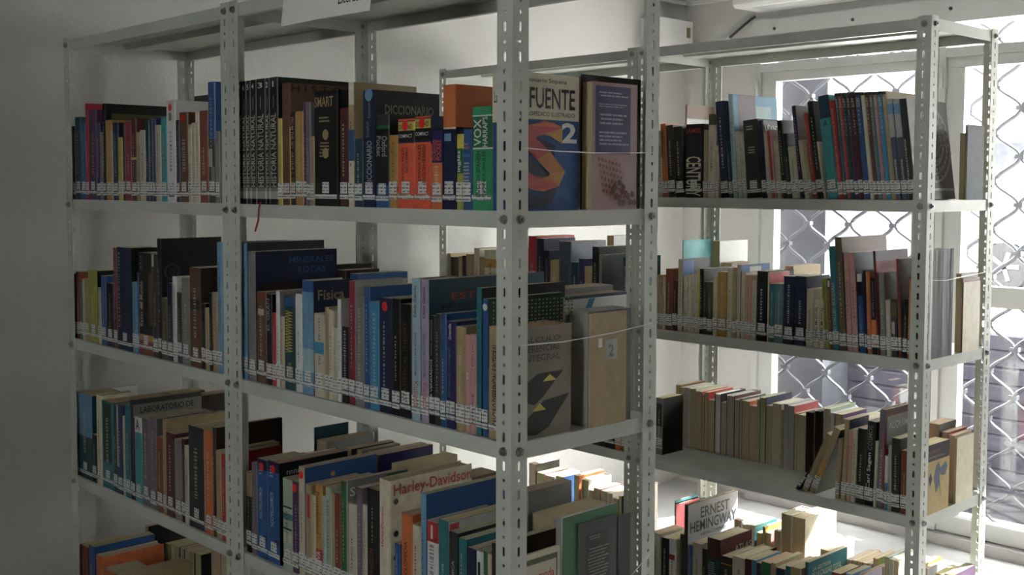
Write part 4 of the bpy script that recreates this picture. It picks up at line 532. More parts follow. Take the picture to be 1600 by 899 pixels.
('C2','f','navy',-1.2851,1.3704,-0.3766,0.0251,0.2181,0.1651,0.0000,{},None,None,0),
('C2','f','tan',-1.2572,1.3704,-0.3766,0.0402,0.1873,0.1277,0.0000,{'sb': [(0.3, 0.7, 0.4, 0.7,'peach')]},None,None,0),
('C2','f','bluegrey',-1.2166,1.3704,-0.3766,0.0545,0.2505,0.1365,0.0000,{'tx': [('s','ENCICLOPEDIA','dgreen','u', 0.2, 0.45, 0.1, 0.75),('s','DEPORTES','dgreen','u', 0.55, 0.8, 0.2, 0.72)]},'blue-grey sports encyclopedia seen behind front shelf, 16th from left, front row, second shelf, half-hidden bay','books in the front row of the second shelf, half-hidden bay',1),
('C2','f','dteal',-1.1609,1.3704,-0.3766,0.0324,0.1848,0.1396,0.0000,{},None,None,0),
('C2','f','violet',-1.1280,1.3704,-0.3766,0.0255,0.1976,0.1383,0.0000,{},None,None,0),
('C2','f','tan',-1.1016,1.3704,-0.3766,0.0325,0.1735,0.1230,0.0000,{},None,None,0),
('C2','f','black',-1.0687,1.3704,-0.3766,0.0287,0.2395,0.1605,0.0000,{'hc': 1},'black hardback, 20th from left, front row, second shelf, half-hidden bay','books in the front row of the second shelf, half-hidden bay',1),
('C2','f','grey',-1.0391,1.3704,-0.3766,0.0133,0.2147,0.1442,0.0000,{'cb': [(0, 1, 0, 1,'black')]},'grey book, 21st from left, front row, second shelf, half-hidden bay','books in the front row of the second shelf, half-hidden bay',1),
('C2','f','dteal',-0.9385,1.3704,-0.3766,0.0206,0.2124,0.1612,0.0000,{},None,None,0),
('C2','b','navy',-1.3067,1.5684,-0.3766,0.0343,0.2433,0.1000,0.0000,{'rev': 1},None,None,0),
('C2','b','brown',-1.1800,1.5684,-0.3766,0.0294,0.2657,0.1000,0.0000,{'rev': 1,'cb': [(0, 1, 0, 1,'lgrey')]},None,None,0),
('C3','f','dgrey',-1.0667,1.3704,-0.7766,0.0548,0.0918,0.1000,0.0000,{},None,None,0),
('C3','f','black',-1.0104,1.3704,-0.7766,0.0438,0.0968,0.1000,0.0000,{'hc': 1},None,None,0),
('C3','f','orange',-0.9660,1.3704,-0.7766,0.0271,0.1137,0.1000,0.0000,{},None,None,0),
('C3','f','ygreen',-0.9383,1.3704,-0.7766,0.0228,0.1144,0.1000,0.0000,{},None,None,0),
('C4','b','black',-1.5437,1.5584,-1.1766,0.0354,0.2196,0.1257,0.0000,{'rev': 1},'black book with pages facing out, 1st from left, rear row, bottom shelf, half-hidden bay','books in the rear row of the bottom shelf, half-hidden bay',1),
('C4','b','rbrown',-1.5048,1.5584,-1.1766,0.0377,0.1921,0.1286,0.0000,{'rev': 1},None,None,0),
('C4','b','white',-1.4637,1.5584,-1.1766,0.0505,0.1900,0.1343,0.0000,{'rev': 1},None,None,0),
('C4','b','blue',-1.4073,1.5584,-1.1766,0.0311,0.1968,0.1000,0.0000,{'rev': 1},None,None,0),
('C4','b','orange',-1.3173,1.5584,-1.1766,0.0240,0.2177,0.1343,0.0000,{'rev': 1},'orange book with pages facing out, 5th from left, rear row, bottom shelf, half-hidden bay','books in the rear row of the bottom shelf, half-hidden bay',1),
('C4','b','white',-1.2825,1.5584,-1.1766,0.0347,0.2110,0.1201,0.0000,{'rev': 1,'hc': 1},'white book with pages facing out, 6th from left, rear row, bottom shelf, half-hidden bay','books in the rear row of the bottom shelf, half-hidden bay',1),
('C4','b','peach',-1.2468,1.5584,-1.1766,0.0194,0.1803,0.1251,0.0000,{'rev': 1},None,None,0),
('C4','b','red',-1.2243,1.5584,-1.1766,0.0315,0.1903,0.1116,0.0000,{'rev': 1},None,None,0),
('C4','b','white',-1.1897,1.5584,-1.1766,0.0311,0.1879,0.1004,0.0000,{'rev': 1},None,None,0),
('C4','b','white',-1.1554,1.5584,-1.1766,0.0187,0.1854,0.1260,0.0000,{'rev': 1},None,None,0),
('C4','b','rbrown',-1.1344,1.5584,-1.1766,0.0243,0.1731,0.1197,0.0000,{'rev': 1},None,None,0),
('C4','b','black',-1.1082,1.5584,-1.1766,0.0122,0.1858,0.1360,0.0000,{'rev': 1},None,None,0),
('C4','b','cream',-1.0805,1.5584,-1.1766,0.0172,0.2133,0.1526,0.0000,{'rev': 1},None,None,0),
('D1','f','ivory',-0.8071,1.3704,0.0234,0.0259,0.2008,0.1358,0.0000,{},None,None,0),
('D1','f','orange',-0.7806,1.3704,0.0234,0.0200,0.2206,0.1461,-0.0706,{},'orange book, 2nd from left, front row, upper shelf, window bay','books in the front row of the upper shelf, window bay',1),
('D1','f','dbrown',-0.7599,1.3704,0.0234,0.0272,0.2149,0.1623,-0.0719,{},'dark brown book, 3rd from left, front row, upper shelf, window bay','books in the front row of the upper shelf, window bay',1),
('D1','f','black',-0.7321,1.3704,0.0234,0.0335,0.2090,0.1489,-0.0673,{'tx': [('s','','lgrey','m', 0.3, 0.6, 0.3, 0.8)]},'black book, 4th from left, front row, upper shelf, window bay','books in the front row of the upper shelf, window bay',1),
('D1','f','black',-0.6979,1.3704,0.0234,0.0640,0.2156,0.1000,0.0000,{'hc': 1,'tx': [('s','CENTURY','cream','d', 0.05, 0.9, 0.02, 0.56),('s','JAMES','red','h', 0.0, 0.85, 0.86, 0.94)],'lb': 1},'thick black novel with huge cream vertical capitals, 5th from left, upper shelf, window bay','books in the front row of the upper shelf, window bay',1),
('D1','f','tan',-0.6333,1.3704,0.0234,0.0159,0.1976,0.1333,0.0000,{},'tan book, 6th from left, front row, upper shelf, window bay','books in the front row of the upper shelf, window bay',1),
('D1','f','ivory',-0.6168,1.3704,0.0234,0.0273,0.2420,0.1728,0.0000,{'bd': [(0.87, 1,'olive')]},'ivory book, 7th from left, front row, upper shelf, window bay','books in the front row of the upper shelf, window bay',1),
('D1','f','ivory',-0.5889,1.3704,0.0234,0.0109,0.1515,0.1004,0.0000,{},None,None,0),
('D1','f','navy',-0.5682,1.3704,0.0234,0.0289,0.2773,0.1850,-0.0953,{'hc': 1},'tall navy hardback, 9th from left, front row, upper shelf, window bay','books in the front row of the upper shelf, window bay',1),
('D1','f','dteal',-0.5386,1.3704,0.0234,0.0117,0.1655,0.1254,-0.1026,{},None,None,0),
('D1','f','pblue',-0.5262,1.3704,0.0234,0.0173,0.2957,0.2208,-0.0838,{'cb': [(0, 1, 0, 1,'lblue'),(0.1, 0.5, 0.6, 1,'mauve'),(0.5, 0.85, 0.65, 0.9,'pblue')]},'pale blue book with blue architectural picture on cover, 11th from left, upper shelf, window bay','books in the front row of the upper shelf, window bay',1),
('D1','f','ivory',-0.5083,1.3704,0.0234,0.0149,0.1901,0.1419,-0.0909,{},None,None,0),
('D1','f','ivory',-0.4927,1.3704,0.0234,0.0131,0.1850,0.1350,-0.0926,{},None,None,0),
('D1','f','olivek',-0.4789,1.3704,0.0234,0.0498,0.2192,0.1504,-0.0882,{'hc': 1,'tx': [('s','','ivory','m2', 0.2, 0.7, 0.86, 0.93),('s','','ivory','m2', 0.25, 0.75, 0.56, 0.66)]},'thick dark olive book with ivory title, 14th from left, front row, upper shelf, window bay','books in the front row of the upper shelf, window bay',1),
('D1','f','navy',-0.4282,1.3704,0.0234,0.0154,0.2172,0.1000,-0.0880,{'tx': [('c','LÉXICO','white','h', 0.1, 0.9, 0.87, 0.95)]},'navy book, 15th from left, front row, upper shelf, window bay','books in the front row of the upper shelf, window bay',1),
('D1','f','ivory',-0.4122,1.3704,0.0234,0.0111,0.1847,0.1287,-0.0911,{},None,None,0),
('D1','f','pink',-0.4004,1.3704,0.0234,0.0204,0.1896,0.1283,-0.1173,{'sb': [(0.3, 0.7, 0, 1,'red')]},'pink book, 17th from left, front row, upper shelf, window bay','books in the front row of the upper shelf, window bay',1),
('D1','f','ivory',-0.3793,1.3704,0.0234,0.0150,0.1615,0.1190,-0.1107,{},None,None,0),
('D1','f','black',-0.3636,1.3704,0.0234,0.0160,0.2152,0.1000,-0.1046,{},'black book, 19th from left, front row, upper shelf, window bay','books in the front row of the upper shelf, window bay',1),
('D1','f','dgreen',-0.3469,1.3704,0.0234,0.0138,0.1786,0.1274,-0.1069,{},'dark green book, 20th from left, front row, upper shelf, window bay','books in the front row of the upper shelf, window bay',1),
('D1','f','ivory',-0.3324,1.3704,0.0234,0.0248,0.1426,0.1052,-0.1285,{},'short ivory book, 21st from left, front row, upper shelf, window bay','books in the front row of the upper shelf, window bay',1),
('D1','f','navy',-0.3069,1.3704,0.0234,0.0135,0.2544,0.1000,-0.1328,{'cb': [(0, 1, 0, 1,'grey')]},'navy book, 22nd from left, front row, upper shelf, window bay','books in the front row of the upper shelf, window bay',1),
('D1','f','ivory',-0.2927,1.3704,0.0234,0.0153,0.1606,0.1113,-0.1630,{},'short ivory book, 23rd from left, front row, upper shelf, window bay','books in the front row of the upper shelf, window bay',1),
('D1','f','tan',-0.2765,1.3704,0.0234,0.0102,0.1514,0.1033,-0.1707,{},None,None,0),
('D1','f','red',-0.2655,1.3704,0.0234,0.0107,0.2335,0.1731,-0.1586,{},'thin red book, 25th from left, front row, upper shelf, window bay','books in the front row of the upper shelf, window bay',1),
('D1','f','black',-0.2541,1.3704,0.0234,0.0189,0.2636,0.1850,-0.1460,{},'black book, 26th from left, front row, upper shelf, window bay','books in the front row of the upper shelf, window bay',1),
('D1','f','ivory',-0.2343,1.3704,0.0234,0.0066,0.1551,0.1156,-0.1809,{},None,None,0),
('D1','f','turq',-0.2243,1.3704,0.0234,0.0331,0.2759,0.1000,-0.1319,{'bd': [(0.78, 1,'dteal')],'tx': [('s','A','navy','h', 0.3, 0.7, 0.7, 0.76)]},'leaning turquoise book with letter A, 28th from left, front row, upper shelf, window bay','books in the front row of the upper shelf, window bay',1),
('D1','f','red',-0.1903,1.3704,0.0234,0.0155,0.2620,0.1850,-0.1364,{'tx': [('s','SELDOS DONES O EL ARTE PERVERSO','pink','d', 0.3, 0.65, 0.15, 0.92)]},'leaning bright red book with pale vertical capitals, 29th from left, upper shelf, window bay','books in the front row of the upper shelf, window bay',1),
('D1','f','teal',-0.1740,1.3704,0.0234,0.0079,0.2808,0.1850,-0.1280,{'tx': [('s','ARTE','ivory','d', 0.2, 0.8, 0.86, 0.95),('s','','ivory','m', 0.3, 0.7, 0.6, 0.84)],'sb': [(0, 1, 0.97, 1,'dgrey')]},'tall thin teal book, 30th from left, front row, upper shelf, window bay','books in the front row of the upper shelf, window bay',1),
('D1','f','redp',-0.1654,1.3704,0.0234,0.0112,0.2808,0.1850,-0.1277,{'tx': [('s','ARTE','ivory','d', 0.2, 0.8, 0.86, 0.95),('s','','ivory','m', 0.3, 0.7, 0.6, 0.84)],'sb': [(0, 1, 0.97, 1,'dgrey')]},'tall thin rose red book, 31st from left, front row, upper shelf, window bay','books in the front row of the upper shelf, window bay',1),
('D1','f','dteal',-0.1536,1.3704,0.0234,0.0111,0.2806,0.1850,-0.1273,{'tx': [('s','ARTE','ivory','d', 0.2, 0.8, 0.86, 0.95),('s','','ivory','m', 0.3, 0.7, 0.6, 0.84)],'sb': [(0, 1, 0.97, 1,'dgrey')]},'tall thin dark teal book, 32nd from left, front row, upper shelf, window bay','books in the front row of the upper shelf, window bay',1),
('D1','f','purple',-0.1418,1.3704,0.0234,0.0110,0.2805,0.1850,-0.1269,{'tx': [('s','ARTE','ivory','d', 0.2, 0.8, 0.86, 0.95),('s','','ivory','m', 0.3, 0.7, 0.6, 0.84)],'sb': [(0, 1, 0.97, 1,'dgrey')]},'tall thin purple book, 33rd from left, front row, upper shelf, window bay','books in the front row of the upper shelf, window bay',1),
('D1','f','maroon',-0.1301,1.3704,0.0234,0.0133,0.2803,0.1850,-0.1266,{'tx': [('s','ARTE','ivory','d', 0.2, 0.8, 0.86, 0.95),('s','','ivory','m', 0.3, 0.7, 0.6, 0.84)],'sb': [(0, 1, 0.97, 1,'dgrey')]},'tall maroon book, 34th from left, front row, upper shelf, window bay','books in the front row of the upper shelf, window bay',1),
('D1','f','blue',-0.1161,1.3704,0.0234,0.0155,0.2800,0.1850,-0.1262,{'tx': [('s','ARTE','ivory','d', 0.2, 0.8, 0.86, 0.95),('s','','ivory','m', 0.3, 0.7, 0.6, 0.84)],'sb': [(0, 1, 0.97, 1,'dgrey')]},'tall blue book, 35th from left, front row, upper shelf, window bay','books in the front row of the upper shelf, window bay',1),
('D1','f','cream',-0.0999,1.3704,0.0234,0.0108,0.2796,0.1850,-0.1257,{'tx': [('s','ARTE','ivory','d', 0.2, 0.8, 0.86, 0.95),('s','','ivory','m', 0.3, 0.7, 0.6, 0.84)],'sb': [(0, 1, 0.97, 1,'dgrey')]},'tall thin cream book, 36th from left, front row, upper shelf, window bay','books in the front row of the upper shelf, window bay',1),
('D1','f','brown',-0.0884,1.3704,0.0234,0.0107,0.2794,0.1850,-0.1254,{'tx': [('s','ARTE','ivory','d', 0.2, 0.8, 0.86, 0.95),('s','','ivory','m', 0.3, 0.7, 0.6, 0.84)],'sb': [(0, 1, 0.97, 1,'dgrey')]},'tall thin brown book, 37th from left, front row, upper shelf, window bay','books in the front row of the upper shelf, window bay',1),
('D1','f','tealg',-0.0770,1.3704,0.0234,0.0107,0.2792,0.1850,-0.1250,{'tx': [('s','ARTE','ivory','d', 0.2, 0.8, 0.86, 0.95),('s','','ivory','m', 0.3, 0.7, 0.6, 0.84)],'sb': [(0, 1, 0.97, 1,'dgrey')]},'tall thin grey-teal book, 38th from left, front row, upper shelf, window bay','books in the front row of the upper shelf, window bay',1),
('D1','f','pinkg',-0.0657,1.3704,0.0234,0.0106,0.2791,0.1850,-0.1246,{'tx': [('s','ARTE','ivory','d', 0.2, 0.8, 0.86, 0.95),('s','','ivory','m', 0.3, 0.7, 0.6, 0.84)],'sb': [(0, 1, 0.97, 1,'dgrey')]},'tall thin dusky pink book, 39th from left, front row, upper shelf, window bay','books in the front row of the upper shelf, window bay',1),
('D1','f','cyan',-0.0544,1.3704,0.0234,0.0128,0.2789,0.1850,-0.1243,{'tx': [('s','ARTE','ivory','d', 0.2, 0.8, 0.86, 0.95),('s','','ivory','m', 0.3, 0.7, 0.6, 0.84)],'sb': [(0, 1, 0.97, 1,'dgrey')]},'tall cyan book, 40th from left, front row, upper shelf, window bay','books in the front row of the upper shelf, window bay',1),
('D1','f','tan',-0.0409,1.3704,0.0234,0.0118,0.2786,0.1615,-0.1239,{'tx': [('s','ARTE','ivory','d', 0.2, 0.8, 0.86, 0.95),('s','','ivory','m', 0.3, 0.7, 0.6, 0.84)],'sb': [(0, 1, 0.97, 1,'dgrey')]},'tall thin tan book, 41st from left, front row, upper shelf, window bay','books in the front row of the upper shelf, window bay',1),
('D1','f','bluegrey',-0.0284,1.3704,0.0234,0.0156,0.2576,0.1815,-0.1316,{'bd': [(0.62, 1,'lgrey'),(0.85, 0.95,'lblue')],'tx': [('s','Documenta','ivory','u', 0.3, 0.7, 0.1, 0.4)]},'blue-grey book, 42nd from left, front row, upper shelf, window bay','books in the front row of the upper shelf, window bay',1),
('D1','f','bluegrey',-0.0120,1.3704,0.0234,0.0168,0.2566,0.1850,-0.1279,{'bd': [(0.62, 1,'lgrey'),(0.85, 0.95,'lblue')],'tx': [('s','Documenta','ivory','u', 0.3, 0.7, 0.1, 0.4)]},'blue-grey book, 43rd from left, front row, upper shelf, window bay','books in the front row of the upper shelf, window bay',1),
('D1','f','dgrey',0.0055,1.3704,0.0234,0.0197,0.2558,0.2150,-0.1310,{'sp': 'aztec','tx': [('s','Iberoamericano','ivory','u', 0.3, 0.6, 0.1, 0.6)]},'leaning grey book with carved calendar-stone cover, 44th from left, front row, upper shelf, window bay','books in the front row of the upper shelf, window bay',1),
('D1','b','pinkgrey',-0.8710,1.5884,0.0234,0.0080,0.2929,0.1450,0.0000,{'rev': 1,'cb': [(0, 1, 0, 1,'brown'),(0, 1, 0, 0.85,'lgrey')]},'tall thin dusty pink book with pages facing out, 1st from left, upper shelf, window bay','books in the rear row of the upper shelf, window bay',1),
('D1','b','tan',0.0396,1.5734,0.0234,0.0135,0.1742,0.1000,0.0000,{'rev': 1},'tan book with pages facing out, 2nd from left, rear row, upper shelf, window bay','books in the rear row of the upper shelf, window bay',1),
('D1','b','bluegrey',0.0535,1.5734,0.0234,0.0060,0.1954,0.1000,0.0000,{'rev': 1,'hc': 1},'dark blue-grey hardback at the shelf end, 3rd from left, rear row, upper shelf, window bay','books in the rear row of the upper shelf, window bay',1),
('D2','f','tan',-0.8068,1.3704,-0.3766,0.0160,0.1632,0.1238,0.0000,{},None,None,0),
('D2','f','tan',-0.7901,1.3704,-0.3766,0.0107,0.1642,0.1240,0.0000,{},None,None,0),
('D2','f','ivory',-0.7789,1.3704,-0.3766,0.0099,0.1623,0.1130,0.0000,{},None,None,0),
('D2','f','rbrown',-0.7683,1.3704,-0.3766,0.0269,0.1851,0.1263,0.0000,{},'rust brown book, 4th from left, front row, second shelf, window bay','books in the front row of the second shelf, window bay',1),
('D2','f','maroon',-0.7409,1.3704,-0.3766,0.0188,0.1517,0.1036,0.0000,{},None,None,0),
('D2','f','ivory',-0.7214,1.3704,-0.3766,0.0199,0.2168,0.1301,0.0000,{'cb': [(0, 1, 0, 1,'dgrey'),(0, 0.4, 0.75, 0.98,'blue')]},'ivory book, 6th from left, front row, second shelf, window bay','books in the front row of the second shelf, window bay',1),
('D2','f','ivory',-0.7009,1.3704,-0.3766,0.0172,0.1695,0.1152,0.0000,{},None,None,0),
('D2','f','cream',-0.6831,1.3704,-0.3766,0.0120,0.1731,0.1178,0.0000,{},None,None,0),
('D2','f','ivory',-0.6704,1.3704,-0.3766,0.0120,0.1763,0.1274,0.0000,{},None,None,0),
('D2','f','ivory',-0.6579,1.3704,-0.3766,0.0132,0.1796,0.1347,0.0000,{},None,None,0),
('D2','f','black',-0.6441,1.3704,-0.3766,0.0168,0.1920,0.1428,0.0000,{'sb': [(0, 0.3, 0, 1,'yellow')]},'black book, 11th from left, front row, second shelf, window bay','books in the front row of the second shelf, window bay',1),
('D2','f','dgrey',-0.6267,1.3704,-0.3766,0.0130,0.1538,0.1089,0.0000,{},None,None,0),
('D2','f','olive',-0.6131,1.3704,-0.3766,0.0196,0.1547,0.1122,0.0000,{},None,None,0),
('D2','f','ivory',-0.5929,1.3704,-0.3766,0.0158,0.1734,0.1283,0.0000,{},'ivory book, 14th from left, front row, second shelf, window bay','books in the front row of the second shelf, window bay',1),
('D2','f','mustard',-0.5765,1.3704,-0.3766,0.0331,0.1868,0.1249,0.0000,{'hc': 1},'mustard hardback, 15th from left, front row, second shelf, window bay','books in the front row of the second shelf, window bay',1),
('D2','f','ivory',-0.5428,1.3704,-0.3766,0.0184,0.1995,0.1449,0.0000,{},'ivory book, 16th from left, front row, second shelf, window bay','books in the front row of the second shelf, window bay',1),
('D2','f','tan',-0.5238,1.3704,-0.3766,0.0136,0.2020,0.1517,0.0000,{},None,None,0),
('D2','f','ivory',-0.5097,1.3704,-0.3766,0.0135,0.2101,0.1432,0.0000,{'cb': [(0, 1, 0, 1,'blue'),(0.3, 0.7, 0.85, 0.97,'lgrey')]},'ivory-spined book with blue cover at mid shelf, 18th from left, second shelf, window bay','books in the front row of the second shelf, window bay',1),
('D2','f','ivory',-0.4956,1.3704,-0.3766,0.0151,0.1890,0.1395,0.0000,{},'ivory book, 19th from left, front row, second shelf, window bay','books in the front row of the second shelf, window bay',1),
('D2','f','peach',-0.4799,1.3704,-0.3766,0.0196,0.1826,0.1342,0.0000,{},'peach book, 20th from left, front row, second shelf, window bay','books in the front row of the second shelf, window bay',1),
('D2','f','ivory',-0.4597,1.3704,-0.3766,0.0166,0.1693,0.1198,0.0000,{},'ivory book, 21st from left, front row, second shelf, window bay','books in the front row of the second shelf, window bay',1),
('D2','f','black',-0.4425,1.3704,-0.3766,0.0351,0.1968,0.1334,0.0000,{'hc': 1,'tx': [('s','','white','m', 0.3, 0.65, 0.3, 0.75)]},'black book with white vertical title, 22nd from left, front row, second shelf, window bay','books in the front row of the second shelf, window bay',1),
('D2','f','cream',-0.4068,1.3704,-0.3766,0.0061,0.1941,0.1000,0.0000,{'cb': [(0, 1, 0, 1,'red')]},'thin cream book, 23rd from left, front row, second shelf, window bay','books in the front row of the second shelf, window bay',1),
('D2','f','teal',-0.4001,1.3704,-0.3766,0.0178,0.1635,0.1208,0.0000,{},'short teal book, 24th from left, front row, second shelf, window bay','books in the front row of the second shelf, window bay',1),
('D2','f','tealg',-0.3817,1.3704,-0.3766,0.0259,0.1647,0.1142,0.0000,{},'short grey-teal book, 25th from left, front row, second shelf, window bay','books in the front row of the second shelf, window bay',1),
('D2','f','navy',-0.3552,1.3704,-0.3766,0.0353,0.1876,0.1399,0.0000,{'hc': 1},'thick navy hardback, left of a pair, 26th from left, front row, second shelf, window bay','books in the front row of the second shelf, window bay',1),
('D2','f','navy',-0.3193,1.3704,-0.3766,0.0358,0.1898,0.1196,0.0000,{'hc': 1},'thick navy hardback, right of a pair, 27th from left, front row, second shelf, window bay','books in the front row of the second shelf, window bay',1),
('D2','f','ivory',-0.2830,1.3704,-0.3766,0.0237,0.1571,0.1163,0.0000,{},'short ivory book, 28th from left, front row, second shelf, window bay','books in the front row of the second shelf, window bay',1),
('D2','f','cream',-0.2587,1.3704,-0.3766,0.0171,0.1311,0.1000,0.0000,{'tx': [('s','NIVEL MUSICAL','black','u', 0.3, 0.7, 0.2, 0.85)]},None,None,0),
('D2','f','cream',-0.2410,1.3704,-0.3766,0.0149,0.1324,0.1000,0.0000,{'tx': [('s','NIVEL MUSICAL','black','u', 0.3, 0.7, 0.2, 0.85)]},None,None,0),
('D2','f','ygreen',-0.2248,1.3704,-0.3766,0.0148,0.1885,0.1320,-0.0760,{'tx': [('s','ARTE DE MÚSICA ECUATORIANA','olive','u', 0.25, 0.75, 0.1, 0.95)]},'yellow-green music book with vertical capitals, 31st from left, front row, second shelf, window bay','books in the front row of the second shelf, window bay',1),
('D2','f','rbrown',-0.2094,1.3704,-0.3766,0.0106,0.1894,0.1429,-0.0701,{'sb': [(0.3, 0.8, 0.88, 0.97,'white')]},None,None,0),
('D2','f','cyant',-0.1981,1.3704,-0.3766,0.0191,0.2757,0.1850,-0.0733,{'tx': [('s','LAND CALLED BULGARIA','pblue','u', 0.25, 0.65, 0.1, 0.65)]},'teal book with long pale vertical title, 33rd from left, front row, second shelf, window bay','books in the front row of the second shelf, window bay',1),
('D2','f','khaki',-0.1784,1.3704,-0.3766,0.0214,0.3002,0.2352,-0.0774,{'hc': 1,'cb': [(0, 1, 0, 1,'brown')]},'tallest khaki-brown hardback, 34th from left, front row, second shelf, window bay','books in the front row of the second shelf, window bay',1),
('D2','f','pink',-0.1563,1.3704,-0.3766,0.0153,0.2612,0.1768,-0.0719,{},'pink book, 35th from left, front row, second shelf, window bay','books in the front row of the second shelf, window bay',1),
('D2','f','pink',-0.1404,1.3704,-0.3766,0.0171,0.2610,0.1000,-0.0717,{'cb': [(0, 1, 0, 1,'bluegrey')]},'pink book, 36th from left, front row, second shelf, window bay','books in the front row of the second shelf, window bay',1),
('D2','f','blue',-0.1207,1.3704,-0.3766,0.0150,0.2070,0.1392,-0.0748,{'bd': [(0.72, 0.9,'black'),(0.9, 1,'white')],'tx': [('s','','lblue','m', 0.3, 0.7, 0.1, 0.6)]},'blue book, 37th from left, front row, second shelf, window bay','books in the front row of the second shelf, window bay',1),
('D2','f','navy',-0.1050,1.3704,-0.3766,0.0062,0.2159,0.1457,-0.0567,{},None,None,0),
('D2','f','orange',-0.0982,1.3704,-0.3766,0.0115,0.2140,0.1606,-0.0570,{},'thin orange book, 39th from left, front row, second shelf, window bay','books in the front row of the second shelf, window bay',1),
('D2','f','black',-0.0861,1.3704,-0.3766,0.0148,0.1992,0.1476,-0.0522,{'bd': [(0.1, 0.45,'orange')],'tx': [('s','','lgrey','m', 0.3, 0.7, 0.5, 0.95)]},'black book, 40th from left, front row, second shelf, window bay','books in the front row of the second shelf, window bay',1),
('D2','f','maroon',-0.0707,1.3704,-0.3766,0.0075,0.2686,0.1705,-0.0733,{'cb': [(0, 1, 0, 1,'crimson'),(0, 1, 0.9, 1,'mauve')],'tx': [('c','ISTORIA','maroon','h', 0.1, 0.6, 0.82, 0.87)]},'maroon book with crimson cover, 41st from left, front row, second shelf, window bay','books in the front row of the second shelf, window bay',1),
('D2','f','grey',-0.0626,1.3704,-0.3766,0.0165,0.2139,0.1000,-0.0502,{'cb': [(0, 1, 0, 1,'dbrown')]},'grey book, 42nd from left, front row, second shelf, window bay','books in the front row of the second shelf, window bay',1),
('D2','f','ivory',-0.0455,1.3704,-0.3766,0.0126,0.1447,0.1000,-0.0564,{},None,None,0),
('D2','f','dgrey',-0.0323,1.3704,-0.3766,0.0199,0.1479,0.1098,-0.0493,{'sb': [(0.1, 0.9, 0.7, 0.95,'olive'),(0.2, 0.6, 0.4, 0.6,'lgrey')]},'short charcoal book, 44th from left, front row, second shelf, window bay','books in the front row of the second shelf, window bay',1),
('D2','f','rbrown',-0.0117,1.3704,-0.3766,0.0087,0.2516,0.1000,-0.0574,{'cb': [(0, 1, 0, 1,'dgrey')]},'thin rust brown book, 45th from left, front row, second shelf, window bay','books in the front row of the second shelf, window bay',1),
('D2','f','black',-0.0025,1.3704,-0.3766,0.0123,0.1502,0.1139,0.0000,{},None,None,0),
('D2','f','orange',0.0105,1.3704,-0.3766,0.0104,0.2009,0.1458,0.0000,{},None,None,0),
('D2','f','brown',0.0215,1.3704,-0.3766,0.0380,0.2768,0.1414,0.0000,{'hc': 1,'sp': 'stripes','lb': 0},'hardback with grey-violet streaked cover at the end, 48th from left, second shelf, window bay','books in the front row of the second shelf, window bay',1),
('D2','b','turq',-0.8710,1.5834,-0.3766,0.0040,0.2598,0.1471,0.0000,{'rev': 1},'thin turquoise book with pages facing out, 1st from left, rear row, second shelf, window bay','books in the rear row of the second shelf, window bay',1),
('D2','b','grey',-0.7513,1.5834,-0.3766,0.0254,0.2628,0.1500,0.0000,{'rev': 1,'cb': [(0, 1, 0, 1,'white')]},'grey book with pages facing out, 3rd from left, rear row, second shelf, window bay','books in the rear row of the second shelf, window bay',1),
('D2','b','maroon',-0.7177,1.5834,-0.3766,0.0379,0.1975,0.1000,0.0000,{'rev': 1},None,None,0),
('D2','b','brown',-0.4885,1.5834,-0.3766,0.0274,0.1991,0.1500,0.0000,{'rev': 1,'cb': [(0, 1, 0, 1,'tan')]},'brown book with pages facing out, 5th from left, rear row, second shelf, window bay','books in the rear row of the second shelf, window bay',1),
('D2','b','lgrey',0.0382,1.5734,-0.3766,0.0143,0.2072,0.1000,0.0000,{'rev': 1},'light grey book with pages facing out, 6th from left, rear row, second shelf, window bay','books in the rear row of the second shelf, window bay',1),
('D2','b','rbrown',0.0529,1.5734,-0.3766,0.0040,0.1949,0.1000,0.0000,{'rev': 1},None,None,0),
('D2','b','cream',0.0535,1.5734,-0.3766,0.0060,0.1851,0.1000,0.0000,{'rev': 1,'pc': 'brown'},'curled cream paperback by the rear post, 8th from left, rear row, second shelf, window bay','books in the rear row of the second shelf, window bay',1),
('D3','f','grey',-0.8399,1.4184,-0.7766,0.0287,0.1770,0.1000,0.0000,{'hc': 0,'cb': [(0, 1, 0, 1,'black')],'sb': [(0.1, 0.9, 0.5, 0.9,'dgreen')]},'book with dark green picture standing alone, 1st from left, front row, third shelf, window bay','books in the front row of the third shelf, window bay',1),
('D3','f','dbrown',-0.3084,1.3734,-0.7721,0.0078,0.0888,0.1000,0.6186,{},None,None,0),
('D3','f','tan',-0.2878,1.3734,-0.7697,0.0172,0.1820,0.1202,0.4126,{},'tan book, 3rd from left, front row, third shelf, window bay','books in the front row of the third shelf, window bay',1),
('D3','f','tan',-0.2648,1.3734,-0.7691,0.0206,0.2002,0.1482,0.3717,{'sb': [(0.1, 0.9, 0.2, 0.5,'mustard')],'cb': [(0, 1, 0, 1,'olive')]},'tan paperback slumped right with yellow patch, 4th from left, front row, third shelf, window bay','books in the front row of the third shelf, window bay',1),
('D3','f','tan',-0.1874,1.3734,-0.7760,0.0121,0.1630,0.1104,0.0499,{},'short tan book, 5th from left, front row, third shelf, window bay','books in the front row of the third shelf, window bay',1),
('D3','f','tan',-0.1708,1.3734,-0.7760,0.0149,0.2185,0.1000,0.0399,{'cb': [(0, 1, 0, 1,'navy')]},'tan book, 6th from left, front row, third shelf, window bay','books in the front row of the third shelf, window bay',1),
('D3','f','peach',-0.1553,1.3734,-0.7762,0.0129,0.1921,0.1359,0.0278,{},'peach book, 7th from left, front row, third shelf, window bay','books in the front row of the third shelf, window bay',1),
('D3','f','ivory',-0.1418,1.3734,-0.7763,0.0137,0.1962,0.1437,0.0214,{},'ivory book, 8th from left, front row, third shelf, window bay','books in the front row of the third shelf, window bay',1),
